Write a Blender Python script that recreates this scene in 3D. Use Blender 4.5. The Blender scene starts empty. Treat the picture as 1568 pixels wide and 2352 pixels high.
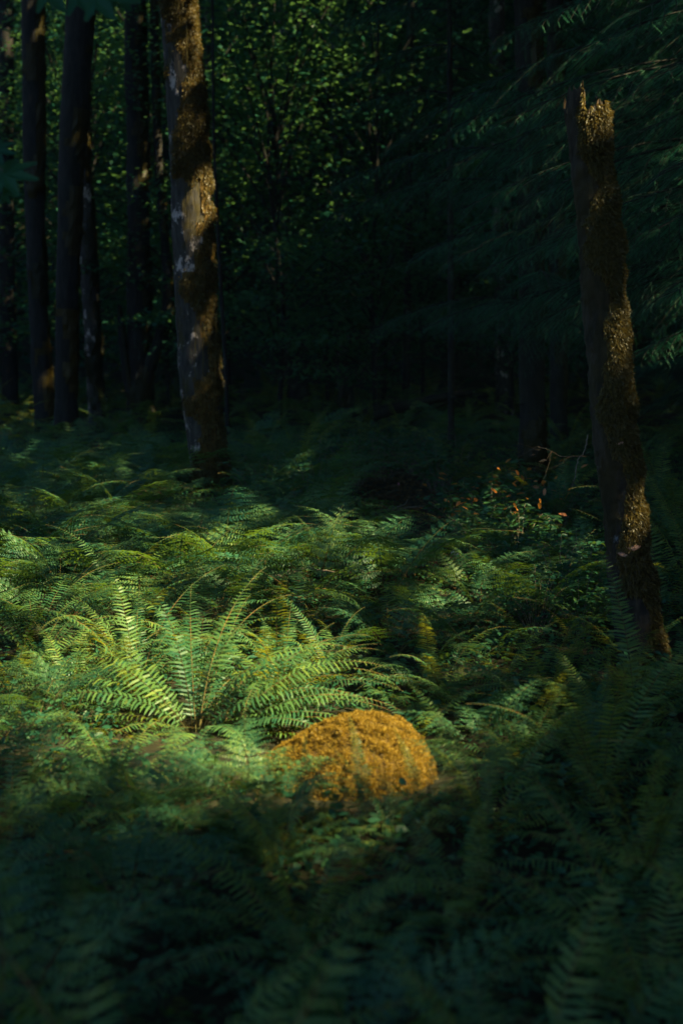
import bpy, math, random
import numpy as np
from mathutils import Vector, Euler, Matrix

R = math.radians
rng = np.random.default_rng(7)
random.seed(7)
scn = bpy.context.scene
COL = scn.collection

# ---------------------------------------------------------------- camera
CAM_H, PITCH, FPX = 1.70, 7.43, 3267.0          # FPX: focal length in px of a 1568 x 2352 frame
cam = bpy.data.cameras.new("camera")
cam.lens = 50; cam.sensor_fit = 'VERTICAL'; cam.sensor_height = 36; cam.sensor_width = 24
cam.clip_start = 0.05; cam.clip_end = 400
cam.dof.use_dof = True; cam.dof.focus_distance = 8.2; cam.dof.aperture_fstop = 2.1
co = bpy.data.objects.new("camera", cam); COL.objects.link(co)
co.location = (0, 0, CAM_H); co.rotation_euler = (R(90 - PITCH), 0, 0)
scn.camera = co

# ---------------------------------------------------------------- sky, sun, exposure
SUN = np.array([0.64, -0.26, 0.70]); SUN /= np.linalg.norm(SUN)     # direction TO the sun
w = bpy.data.worlds.new("World"); scn.world = w; w.use_nodes = True
nt = w.node_tree; bg = nt.nodes['Background']
sky = nt.nodes.new('ShaderNodeTexSky'); sky.sky_type = 'NISHITA'; sky.sun_disc = False
sky.sun_elevation = math.asin(SUN[2]); sky.sun_rotation = math.atan2(SUN[0], SUN[1])
sky.ozone_density = 6.0
nt.links.new(sky.outputs[0], bg.inputs[0]); bg.inputs[1].default_value = 0.05
sd = bpy.data.lights.new("sun", 'SUN'); sd.energy = 5.0; sd.angle = R(0.6); sd.color = (1.0, 0.83, 0.44)
so = bpy.data.objects.new("sun", sd); COL.objects.link(so)
so.rotation_euler = Vector(SUN).to_track_quat('Z', 'Y').to_euler()
vs = scn.view_settings
vs.view_transform = 'Standard'; vs.look = 'None'; vs.gamma = 1; vs.exposure = 2.2; vs.use_curve_mapping = False
cy = scn.cycles
cy.use_denoising = True
cy.max_bounces = 6; cy.diffuse_bounces = 3; cy.glossy_bounces = 2; cy.transmission_bounces = 4
cy.transparent_max_bounces = 4; cy.caustics_reflective = False; cy.caustics_refractive = False
cy.sample_clamp_indirect = 3.0

# ---------------------------------------------------------------- helpers
def at(px, py, Y):
    """world point at depth Y (world y) seen at px, py of the 1568 x 2352 photograph"""
    a = (px - 784) / FPX; b = -(py - 1176) / FPX
    p = R(PITCH)
    dy = math.cos(p) + b * math.sin(p); dz = -math.sin(p) + b * math.cos(p)
    t = Y / dy
    return np.array([a * t, Y, CAM_H + dz * t])

def hashn(ix, iy, iz, seed):
    n = (ix.astype(np.int64) * 374761393 + iy.astype(np.int64) * 668265263 + iz.astype(np.int64) * 2147483647 + seed * 974711) & 0x7fffffff
    n = ((n ^ (n >> 13)) * 1274126177) & 0x7fffffff
    return ((n ^ (n >> 16)) & 0xffff) / 65535.0

def vnoise(p, freq=1.0, seed=0, octv=3):
    """value noise in -1..1 for an (n,3) array"""
    p = np.asarray(p, float) * freq; out = np.zeros(len(p)); amp = 1; tot = 0
    for o in range(octv):
        i = np.floor(p).astype(np.int64); f = p - i; f = f * f * (3 - 2 * f)
        acc = np.zeros(len(p))
        for dx in (0, 1):
            for dy in (0, 1):
                for dz in (0, 1):
                    wgt = (f[:, 0] if dx else 1 - f[:, 0]) * (f[:, 1] if dy else 1 - f[:, 1]) * (f[:, 2] if dz else 1 - f[:, 2])
                    acc += wgt * hashn(i[:, 0] + dx, i[:, 1] + dy, i[:, 2] + dz, seed + o * 17)
        out += amp * (acc * 2 - 1); tot += amp; amp *= .5; p = p * 2.03 + 11.3
    return out / tot

def ground_z(x, y):
    x = np.atleast_1d(np.asarray(x, float)); y = np.atleast_1d(np.asarray(y, float))
    p = np.stack([x, y, np.zeros_like(x)], 1)
    h = .10 * vnoise(p, .35, 3, 2) + .03 * vnoise(p, 1.7, 9, 2)
    path = np.exp(-((x - (.55 - .03 * (y - 12))) / .6) ** 2) * np.clip((y - 9) / 2, 0, 1)
    h -= .08 * path
    d = np.maximum(0, y - 38); h += 22 * (1 - np.exp(-(d / 22) ** 1.6))
    s = np.maximum(0, np.abs(x) - 24); h += 14 * (1 - np.exp(-(s / 16) ** 1.6))  # side slopes added out of view to cut low skylight
    near = np.exp(-((x) ** 2 + (y) ** 2) / 2.0)
    return h * (1 - near)
def gz(x, y): return float(ground_z(x, y)[0])

class Acc:
    def __init__(s): s.v = []; s.f = []; s.n = 0
    def add(s, v, faces, mat=0):
        """faces: list of (m,k) int arrays or one array"""
        v = np.array(v, float).reshape(-1, 3)
        if not isinstance(faces, list): faces = [faces]
        for f in faces:
            f = np.asarray(f, np.int64)
            if f.size: s.f.append((f + s.n, mat))
        s.v.append(v); s.n += len(v)
    def inst(s, tv, tf, M, pos, mat=0):
        """instance template verts tv (k,3), faces with matrices M (n,3,3) at pos (n,3)"""
        n = len(pos)
        if n == 0: return
        v = np.einsum('nij,kj->nki', M, tv) + pos[:, None, :]
        k = len(tv)
        fl = []
        for f in (tf if isinstance(tf, list) else [tf]):
            f = np.asarray(f, np.int64)
            fl.append((f[None] + (np.arange(n) * k)[:, None, None]).reshape(-1, f.shape[1]))
        s.add(v.reshape(-1, 3), fl, mat)
    def tube(s, pts, rad, sides=5, mat=0, cap=False):
        pts = np.asarray(pts, float); n = len(pts); rad = np.broadcast_to(np.asarray(rad, float), (n,))
        t = np.gradient(pts, axis=0); t /= np.linalg.norm(t, axis=1)[:, None] + 1e-9
        ref = np.array([0, 0, 1.0]) if abs(t[0, 2]) < .8 else np.array([0, 1.0, 0])
        a = np.cross(t, ref); a /= np.linalg.norm(a, axis=1)[:, None] + 1e-9
        b = np.cross(a, t)
        th = np.arange(sides) * 2 * math.pi / sides
        v = pts[:, None] + rad[:, None, None] * (np.cos(th)[None, :, None] * a[:, None] + np.sin(th)[None, :, None] * b[:, None])
        i = np.arange(n - 1)[:, None] * sides; j = np.arange(sides)[None]; j2 = (j + 1) % sides
        f = np.stack([i + j, i + j2, i + sides + j2, i + sides + j], -1).reshape(-1, 4)
        s.add(v.reshape(-1, 3), f, mat)
    def mesh(s, name, mats, smooth=False):
        me = bpy.data.meshes.new(name)
        V = np.concatenate(s.v); me.vertices.add(len(V)); me.vertices.foreach_set('co', V.astype(np.float32).ravel())
        idx = np.concatenate([f.ravel() for f, m in s.f])
        tot = np.concatenate([np.full(len(f), f.shape[1]) for f, m in s.f])
        mi = np.concatenate([np.full(len(f), m) for f, m in s.f])
        st = np.concatenate([[0], np.cumsum(tot)[:-1]])
        me.loops.add(len(idx)); me.loops.foreach_set('vertex_index', idx.astype(np.int32))
        me.polygons.add(len(tot)); me.polygons.foreach_set('loop_start', st.astype(np.int32))
        for m in mats: me.materials.append(m)
        me.polygons.foreach_set('material_index', mi.astype(np.int32))
        me.polygons.foreach_set('use_smooth', np.full(len(tot), bool(smooth)))
        me.update(calc_edges=True); me.validate()
        return me

def link(name, me, parent=None, loc=(0, 0, 0), rot=(0, 0, 0), sc=1.0):
    o = bpy.data.objects.new(name, me); COL.objects.link(o)
    o.parent = parent; o.location = loc; o.rotation_euler = rot
    o.scale = (sc,) * 3 if not hasattr(sc, '__len__') else sc
    return o
def tag(o, label, cat, group=None, kind=None):
    if label: o['label'] = label
    if cat: o['category'] = cat
    if group: o['group'] = group
    if kind: o['kind'] = kind
    return o
def empty(name, loc, label, cat, group=None, rz=0, sc=1.0):
    o = bpy.data.objects.new(name, None); COL.objects.link(o); o.empty_display_size = .1
    o.location = loc; o.rotation_euler = (0, 0, rz); o.scale = (sc,) * 3
    return tag(o, label, cat, group)
def frames(d, up=None, roll=None):
    """(n,3,3) matrices whose x axis is d and z axis is near up"""
    d = d / (np.linalg.norm(d, axis=1)[:, None] + 1e-9)
    if up is None: up = np.tile([0, 0, 1.0], (len(d), 1))
    y = np.cross(up, d); y /= np.linalg.norm(y, axis=1)[:, None] + 1e-9
    z = np.cross(d, y)
    if roll is not None:
        c, s = np.cos(roll)[:, None], np.sin(roll)[:, None]
        y, z = y * c + z * s, z * c - y * s
    return np.stack([d, y, z], -1)

# ---------------------------------------------------------------- materials
def newmat(name):
    m = bpy.data.materials.new(name); m.use_nodes = True
    n = m.node_tree; n.nodes.clear()
    out = n.nodes.new('ShaderNodeOutputMaterial')
    return m, n, out
def noise_node(n, scale, detail=3, coord='Object', rough=.6, stretch=None):
    tc = n.nodes.new('ShaderNodeTexCoord'); t = n.nodes.new('ShaderNodeTexNoise')
    t.inputs['Scale'].default_value = scale; t.inputs['Detail'].default_value = detail; t.inputs['Roughness'].default_value = rough
    if stretch:
        mp = n.nodes.new('ShaderNodeMapping'); mp.inputs['Scale'].default_value = stretch
        n.links.new(tc.outputs[coord], mp.inputs[0]); n.links.new(mp.outputs[0], t.inputs[0])
    else: n.links.new(tc.outputs[coord], t.inputs[0])
    return t
def ramp(n, fac, stops):
    r = n.nodes.new('ShaderNodeValToRGB'); e = r.color_ramp.elements
    while len(e) < len(stops): e.new(.5)
    for i, (p, c) in enumerate(stops):
        e[i].position = p; e[i].color = (*c, 1)
    n.links.new(fac, r.inputs[0]); return r
def leafmat(name, c0, c1, c2=None, trans=(.12, .2, .02), tfac=.35, gloss=.05, rough=.4, island=.5, gcol=(1, 1, 1)):
    """thin leaf: diffuse + light coming through + a waxy sheen; colour varies from leaf to leaf"""
    m, n, out = newmat(name)
    oi = n.nodes.new('ShaderNodeObjectInfo'); ge = n.nodes.new('ShaderNodeNewGeometry')
    mx = n.nodes.new('ShaderNodeMix'); mx.data_type = 'FLOAT'; mx.inputs[0].default_value = island
    n.links.new(oi.outputs['Random'], mx.inputs[2]); n.links.new(ge.outputs['Random Per Island'], mx.inputs[3])
    r = ramp(n, mx.outputs[0], [(.15, c0), (.7, c1), (.95, c2 or c1)])
    df = n.nodes.new('ShaderNodeBsdfDiffuse'); n.links.new(r.outputs[0], df.inputs[0])
    tr = n.nodes.new('ShaderNodeBsdfTranslucent'); tr.inputs[0].default_value = (*trans, 1)
    gl = n.nodes.new('ShaderNodeBsdfGlossy'); gl.inputs['Roughness'].default_value = rough; gl.inputs[0].default_value = (*gcol, 1)
    a = n.nodes.new('ShaderNodeMixShader'); a.inputs[0].default_value = tfac
    n.links.new(df.outputs[0], a.inputs[1]); n.links.new(tr.outputs[0], a.inputs[2])
    b = n.nodes.new('ShaderNodeMixShader'); b.inputs[0].default_value = gloss
    n.links.new(a.outputs[0], b.inputs[1]); n.links.new(gl.outputs[0], b.inputs[2])
    n.links.new(b.outputs[0], out.inputs[0]); return m
def plain(name, stops, scale=8, rough=.85, bump=.3, stretch=None, spec=.2, detail=6, dist=.01):
    m, n, out = newmat(name)
    t = noise_node(n, scale, detail, stretch=stretch)
    r = ramp(n, t.outputs[0], stops)
    p = n.nodes.new('ShaderNodeBsdfPrincipled'); p.inputs['Roughness'].default_value = rough
    p.inputs['Specular IOR Level'].default_value = spec
    n.links.new(r.outputs[0], p.inputs['Base Color'])
    if bump:
        b = n.nodes.new('ShaderNodeBump'); b.inputs['Strength'].default_value = bump; b.inputs['Distance'].default_value = dist
        n.links.new(t.outputs[0], b.inputs['Height']); n.links.new(b.outputs[0], p.inputs['Normal'])
    n.links.new(p.outputs[0], out.inputs[0]); return m

def barkmat(name, base, pale, moss, pale_at=.56, moss_at=.55, sc=1.0):
    """bark with pale lichen plates and a thin skin of moss, both in patches with their own shape"""
    m, n, out = newmat(name)
    f = noise_node(n, 26 * sc, 8, stretch=(1, 1, .25)); big = noise_node(n, 6.0 * sc, 8, rough=.75, stretch=(1, 1, .7))
    mid = noise_node(n, 3.0 * sc, 7, rough=.75, stretch=(1.3, 1.3, .6))
    base_r = ramp(n, f.outputs[0], [(.35, base[0]), (.65, base[1])])
    pale_r = ramp(n, f.outputs[0], [(.3, tuple(c * .7 for c in pale)), (.6, pale)])
    def mixc(fac, a, b):
        x = n.nodes.new('ShaderNodeMix'); x.data_type = 'RGBA'
        n.links.new(fac, x.inputs[0]); n.links.new(a, x.inputs[6]); n.links.new(b, x.inputs[7]); return x.outputs[2]
    k1 = ramp(n, big.outputs[0], [(pale_at, (0, 0, 0)), (pale_at + .035, (1, 1, 1))])
    k2 = ramp(n, mid.outputs[0], [(moss_at - .02, (0, 0, 0)), (moss_at + .03, (1, 1, 1))])
    mr = ramp(n, f.outputs[0], [(.3, tuple(c * .4 for c in moss)), (.65, moss)])
    c = mixc(k1.outputs[0], base_r.outputs[0], pale_r.outputs[0]); c = mixc(k2.outputs[0], c, mr.outputs[0])
    p = n.nodes.new('ShaderNodeBsdfPrincipled'); p.inputs['Roughness'].default_value = .85
    p.inputs['Specular IOR Level'].default_value = .25
    n.links.new(c, p.inputs['Base Color'])
    b = n.nodes.new('ShaderNodeBump'); b.inputs['Strength'].default_value = .7; b.inputs['Distance'].default_value = .02
    n.links.new(f.outputs[0], b.inputs['Height']); n.links.new(b.outputs[0], p.inputs['Normal'])
    n.links.new(p.outputs[0], out.inputs[0]); return m

M = {}
M['sword'] = leafmat('sword_fern_green', (.016, .088, .044), (.078, .165, .042), (.15, .21, .036), trans=(.40, .42, .02), tfac=.34, gloss=.02, rough=.5)
M['lady'] = leafmat('lady_fern_green', (.012, .078, .046), (.055, .130, .045), (.11, .17, .036), trans=(.20, .34, .025), tfac=.30, gloss=.02, rough=.5)
M['dead_fern'] = leafmat('dead_fern_brown', (.12, .06, .03), (.2, .1, .05), trans=(.2, .1, .03), gloss=.02)
M['rachis'] = plain('fern_stalk', [(.42, (.04, .06, .02)), (.62, (.16, .09, .03))], 5, bump=0)
M['leaf'] = leafmat('shrub_leaf', (.008, .060, .042), (.024, .10, .048), (.05, .13, .04), trans=(.12, .22, .03), gloss=.018, rough=.45)
M['leaf_lime'] = leafmat('lime_leaf', (.10, .17, .02), (.18, .22, .03), trans=(.25, .3, .02))
M['leaf_orange'] = leafmat('turned_leaf', (.42, .13, .02), (.55, .22, .03), (.5, .2, .12), trans=(.5, .2, .02), tfac=.3)
M['maple'] = leafmat('maple_leaf', (.010, .070, .045), (.025, .10, .055), (.05, .13, .055), trans=(.10, .22, .055), tfac=.45, gloss=.01)
M['canopy'] = leafmat('canopy_leaf', (.008, .05, .035), (.015, .075, .045), trans=(.03, .10, .03), tfac=.2, gloss=.01)
M['needle'] = leafmat('hemlock_needle', (.014, .10, .055), (.024, .14, .070), (.035, .16, .065), trans=(.03, .12, .03), tfac=.2, gloss=.04)
M['bark_dark'] = barkmat('dark_bark', [(.007, .007, .007), (.020, .018, .016)], (.07, .08, .09), (.014, .015, .007), .68, .62, .8)
M['bark_alder'] = barkmat('alder_bark', [(.018, .017, .016), (.055, .050, .045)], (.40, .34, .32), (.045, .036, .012), .565, .56)
M['bark_snag'] = barkmat('snag_bark', [(.014, .012, .010), (.045, .034, .024)], (.14, .15, .17), (.03, .022, .008), .62, .52)
M['deadwood'] = plain('dead_wood', [(.3, (.025, .018, .012)), (.7, (.11, .075, .045))], 26, stretch=(1, 1, .15), bump=.6)
M['moss'] = leafmat('tree_moss', (.032, .030, .009), (.068, .052, .012), (.12, .085, .016), trans=(.15, .10, .014), tfac=.3, gloss=.02, island=.85)
M['moss_dark'] = leafmat('shaded_moss', (.014, .015, .006), (.032, .026, .008), (.05, .036, .009), trans=(.05, .04, .01), tfac=.25, gloss=.01, island=.8)  # rear-trunk moss: shade put into its colour against stray sun
M['moss_gold'] = leafmat('golden_moss', (.12, .080, .012), (.30, .195, .026), (.46, .32, .055), trans=(.40, .25, .03), tfac=.35, gloss=.01, island=.9)
M['moss_bed'] = plain('moss_bed', [(.35, (.03, .017, .004)), (.65, (.10, .06, .012))], 40, bump=.8)
M['stone'] = plain('stone', [(.3, (.08, .075, .07)), (.7, (.22, .2, .18))], 6)
M['soil'] = plain('forest_soil', [(.3, (.008, .009, .005)), (.55, (.018, .018, .009)), (.75, (.035, .024, .013))], 14, bump=.8)
M['litter'] = leafmat('leaf_litter', (.06, .03, .015), (.16, .08, .03), (.30, .13, .05), trans=(.1, .05, .01), gloss=.05)
M['twig'] = plain('twig_bark', [(.3, (.06, .045, .035)), (.7, (.26, .21, .17))], 30, bump=0)
M['pale_wood'] = plain('pale_branch', [(.35, (.10, .085, .08)), (.66, (.5, .46, .44))], 9, stretch=(1, 1, 1), bump=.3)
M['fungus'] = plain('bracket_fungus', [(.3, (.22, .10, .06)), (.7, (.46, .25, .17))], 25, rough=.6)
M['blossom'] = plain('pink_blossom', [(.3, (.6, .12, .28)), (.7, (.8, .25, .4))], 25, bump=0)
M['straw'] = plain('straw', [(.3, (.35, .3, .14)), (.7, (.5, .42, .2))], 25, bump=0)

# ---------------------------------------------------------------- ground
def graded(a, b, n, c, p=2.0):
    t = np.linspace(-1, 1, n); s = np.sign(t) * np.abs(t) ** p
    return np.where(s < 0, c + s * (c - a), c + s * (b - c))
gx = graded(-90, 90, 150, 0); gy = graded(-60, 150, 180, 9)
X, Y = np.meshgrid(gx, gy, indexing='ij')
Zg = ground_z(X.ravel(), Y.ravel())
a = Acc(); i = np.arange(149)[:, None] * 180; j = np.arange(179)[None]
a.add(np.stack([X.ravel(), Y.ravel(), Zg], 1), np.stack([i + j, i + 180 + j, i + 181 + j, i + j + 1], -1).reshape(-1, 4))
tag(link('ground', a.mesh('ground', [M['soil']], True)), 'dark brown forest soil under the ferns rising to added slopes behind and beside', None, kind='structure')

# ---------------------------------------------------------------- fern fronds
def curve_pts(n, L, a0, a1, p=1.0, side=0.0):
    """arching midrib in the local xz plane: leaves at angle a0 and ends at a1 (degrees above level)"""
    t = np.linspace(0, 1, n)
    ang = np.radians(a0 + (a1 - a0) * t ** p)
    ds = L / (n - 1)
    x = np.concatenate([[0], np.cumsum(np.cos(ang[:-1]) * ds)]); z = np.concatenate([[0], np.cumsum(np.sin(ang[:-1]) * ds)])
    y = side * t ** 2 * L
    return np.stack([x, y, z], 1), ang
PINNA = np.array([[0, -.32, 0], [0, .42, 0], [.45, -.40, .06], [.45, .36, .06], [.8, -.22, .02], [.8, .22, .02], [1, .05, -.05]])
PINNA_F = [np.array([[0, 2, 3, 1], [2, 4, 5, 3]]), np.array([[4, 6, 5]])]
def sword_frond(L=.9, npin=36, width=.085, a0=65, a1=-25, p=1.0, side=0.0, seed=0, mat='sword', droop=.25):
    r = np.random.default_rng(seed); A = Acc()
    P, ang = curve_pts(40, L, a0, a1, p, side)
    A.tube(P, np.linspace(.0026, .0007, 40) * (L / .9) ** .5, 3, 1)
    t = np.linspace(.10, .985, npin); s = t * 39; k = np.minimum(s.astype(int), 38); f = (s - k)[:, None]
    base = P[k] * (1 - f) + P[k + 1] * f
    tg = P[k + 1] - P[k]; tg /= np.linalg.norm(tg, axis=1)[:, None]
    nrm = np.stack([-tg[:, 2], np.zeros(npin), tg[:, 0]], 1)
    prof = np.clip(.55 + 1.6 * (t - .1), 0, 1) * np.clip((1.02 - t) / .62, .03, 1) ** .85
    for sgn in (-1, 1):
        ll = width * prof * r.uniform(.82, 1.1, npin) * np.where(r.random(npin) < .05, .45, 1)
        lat = np.cross(nrm, tg) * sgn
        d = lat + tg * (r.uniform(.12, .28, npin) + .25 * t)[:, None] + nrm * (-droop + r.normal(0, .12, npin))[:, None]
        Mx = frames(d, nrm, r.normal(0, .22, npin) + sgn * .25)
        wd = np.clip(ll * .21, .004, .0145)
        S = np.stack([ll, wd, ll], 1)
        A.inst(PINNA, PINNA_F, Mx * S[:, None, :], base + lat * .001, 0)
    return A.mesh('sword_frond', [M[mat], M['rachis']])

PINN = np.array([[0, -.22, 0], [0, .22, 0], [.5, .30, .03], [1, 0, -.06], [.5, -.30, .03]])
PINN_F = np.array([[0, 4, 3, 2, 1]])
def lady_frond(L=.8, stalk=.25, npin=20, width=.15, a0=60, a1=-20, p=1.0, side=0.0, seed=0, mat='lady', fine=12, tri=False):
    r = np.random.default_rng(seed); A = Acc(); n = 40
    P, ang = curve_pts(n, L, a0, a1, p, side)
    A.tube(P, np.linspace(.0024, .0006, n), 3, 1)
    t = stalk + (1 - stalk) * (np.linspace(0, .985, npin)) ** .92
    s = t * (n - 1); k = np.minimum(s.astype(int), n - 2); f = (s - k)[:, None]
    base = P[k] * (1 - f) + P[k + 1] * f
    tg = P[k + 1] - P[k]; tg /= np.linalg.norm(tg, axis=1)[:, None]
    nrm = np.stack([-tg[:, 2], np.zeros(npin), tg[:, 0]], 1)
    u = (t - stalk) / (1 - stalk)
    prof = (1.05 - u) ** .8 if tri else np.clip(.5 + 2.2 * u, 0, 1) * np.clip((1.03 - u) / .72, .03, 1) ** .8
    for sgn in (-1, 1):
        for q in range(npin):
            ll = width * prof[q] * r.uniform(.88, 1.1)
            if ll < .008: continue
            lat = np.cross(nrm[q], tg[q]) * sgn
            d = lat + tg[q] * (.25 + .45 * u[q]) + nrm[q] * r.normal(-.10, .10); d /= np.linalg.norm(d)
            m = max(3, int(fine * min(1, ll / width + .15)))
            tt = np.linspace(.06, .97, m)
            sag = -.18 * ll * tt ** 2
            c = base[q] + d * (tt * ll)[:, None] + nrm[q] * sag[:, None]
            side2 = np.cross(nrm[q], d)
            pl = ll * .20 * np.clip((1.08 - tt), .15, 1) + .002
            pl = np.minimum(pl, .024)
            for s2 in (-1, 1):
                dd = side2 * s2 + d * .45 + nrm[q] * r.normal(0, .14, m)[:, None]
                Mx = frames(dd, np.tile(nrm[q], (m, 1)), r.normal(0, .2, m))
                S = np.stack([pl, pl * .85, pl], 1)
                A.inst(PINN, PINN_F, Mx * S[:, None, :], c, 0)
    return A.mesh('lady_frond', [M[mat], M['rachis']])

SW = [sword_frond(.95, 37, .088, 70, -5, 1.2, .05, 1), sword_frond(.9, 36, .085, 62, -30, 1.1, -.08, 2),
      sword_frond(.85, 35, .085, 50, -35, 1.0, .1, 3), sword_frond(.75, 32, .08, 40, -30, 1.0, -.06, 4),
      sword_frond(1.0, 39, .092, 78, 15, 1.3, 0, 5), sword_frond(.8, 34, .085, 30, -30, .9, .12, 6)]
SW_DEAD = sword_frond(.8, 36, .07, 55, -55, 1.0, .1, 16, 'dead_fern', .6)
HERO = [SW[1], SW[2], SW[2], SW[3], SW[0], SW[5], SW[1]]
LF = [lady_frond(.85, .30, 15, .17, 62, -18, 1.1, .06, 11, fine=10), lady_frond(.8, .28, 15, .16, 52, -25, 1.0, -.1, 12, fine=10),
      lady_frond(.9, .34, 14, .20, 68, -22, 1.2, .03, 13, tri=True, fine=11), lady_frond(.75, .25, 14, .15, 42, -28, .9, .12, 14, fine=9),
      lady_frond(.85, .36, 13, .21, 60, -30, 1.3, -.05, 15, tri=True, fine=11), lady_frond(.7, .22, 13, .14, 75, 10, 1.2, 0, 17, fine=9)]

def fern_plant(kind, x, y, n=12, sc=1.0, label='', group=None, az=None, spread=math.pi, rnd=None, z=None, tilt=0, extra_dead=0):
    r = rnd or random
    name = 'lady_fern' if kind is LF else 'sword_fern'
    root = empty(name, (x, y, (gz(x, y) if z is None else z) - .01), label, 'fern', group, 0, sc)
    for q in range(n):
        a_ = (az if az is not None else 0) + ((q + r.uniform(-.35, .35)) / n * 2 - 1) * spread
        me = kind[r.randrange(len(kind))]
        link('frond', me, root, (0.02 * math.cos(a_), .02 * math.sin(a_), 0),
             (r.uniform(-.25, .25), -r.uniform(-.22, .22) + tilt, a_), r.uniform(.72, 1.12))
    for q in range(extra_dead):
        o = link('frond', SW_DEAD, root, (0, 0, 0), (r.uniform(-.3, .3), .1, r.uniform(0, 6.3)), r.uniform(.7, 1))
        o['label'] = 'withered brown frond'
    return root

def joined_fern(kind, n, seed, sc=1.0):
    """one low plant as a single mesh, for plants too far to show their fronds singly"""
    r = random.Random(seed); A = Acc()
    for q in range(n):
        me = kind[r.randrange(len(kind))]
        V = np.empty(len(me.vertices) * 3, np.float32); me.vertices.foreach_get('co', V); V = V.reshape(-1, 3)
        E = Euler((r.uniform(-.25, .25), r.uniform(-.2, .2), q / n * 6.283 + r.uniform(-.2, .2))).to_matrix()
        V = V @ np.array(E).T * r.uniform(.75, 1.1) * sc
        lt = np.empty(len(me.polygons), np.int32); me.polygons.foreach_get('loop_total', lt)
        vi = np.empty(len(me.loops), np.int32); me.loops.foreach_get('vertex_index', vi)
        mi = np.empty(len(me.polygons), np.int32); me.polygons.foreach_get('material_index', mi)
        st = np.concatenate([[0], np.cumsum(lt)[:-1]])
        b0 = A.n; A.v.append(V.astype(float)); A.n += len(V)
        for k in np.unique(lt):
            for m_ in np.unique(mi):
                sel = np.where((lt == k) & (mi == m_))[0]
                if len(sel): A.f.append((vi[(st[sel][:, None] + np.arange(k)[None])].astype(np.int64) + b0, int(m_)))
    return A.mesh('fern_clump', [kind[0].materials[0], M['rachis']])

# ---------------------------------------------------------------- trunks
def trunk_acc(path, rad, sides=28, n=120, bump=.06, seed=0, flare=0.0, fine=.02, acc=None, mat=0, freq=1.0):
    """tapered, lumpy trunk along a smooth path of points"""
    path = np.asarray(path, float); m = len(path)
    seg = np.concatenate([[0], np.cumsum(np.linalg.norm(np.diff(path, axis=0), axis=1))]); s = np.linspace(0, seg[-1], n)
    P = np.stack([np.interp(s, seg, path[:, k]) for k in range(3)], 1)
    kk = max(3, n // 14) | 1
    for _ in range(2):
        Q = np.pad(P, ((kk // 2, kk // 2), (0, 0)), 'edge')
        # reflect the ends so the smoothing keeps them in place
        Q[:kk // 2] = 2 * P[0] - P[1:kk // 2 + 1][::-1]; Q[-(kk // 2):] = 2 * P[-1] - P[-kk // 2:-1][::-1][:kk // 2]
        P = np.stack([np.convolve(Q[:, k], np.ones(kk) / kk, 'valid') for k in range(3)], 1)[:n]
    r = np.interp(s, seg, np.broadcast_to(rad, (m,)))
    r = r * (1 + flare * np.exp(-s / .25))
    t = np.gradient(P, axis=0); t /= np.linalg.norm(t, axis=1)[:, None]
    a_ = np.cross(t, [0, 1.0, 0]); a_ /= np.linalg.norm(a_, axis=1)[:, None]; b_ = np.cross(t, a_)
    th = np.arange(sides) * 2 * math.pi / sides
    dirs = np.cos(th)[None, :, None] * a_[:, None] + np.sin(th)[None, :, None] * b_[:, None]
    V = P[:, None] + dirs * r[:, None, None]
    flat = V.reshape(-1, 3)
    d = bump * vnoise(flat * [1, 1, .7], 2.2 * freq / max(.05, r.mean() * 6), seed, 3) + fine * vnoise(flat, 30 * freq, seed + 5, 2)
    V = V + dirs * (r[:, None] * d.reshape(n, sides) * 1.6)[:, :, None]
    A = acc or Acc()
    i = np.arange(n - 1)[:, None] * sides; j = np.arange(sides)[None]; j2 = (j + 1) % sides
    A.add(V.reshape(-1, 3), np.stack([i + j, i + j2, i + sides + j2, i + sides + j], -1).reshape(-1, 4), mat)
    return A, V, P, r, dirs

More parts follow.
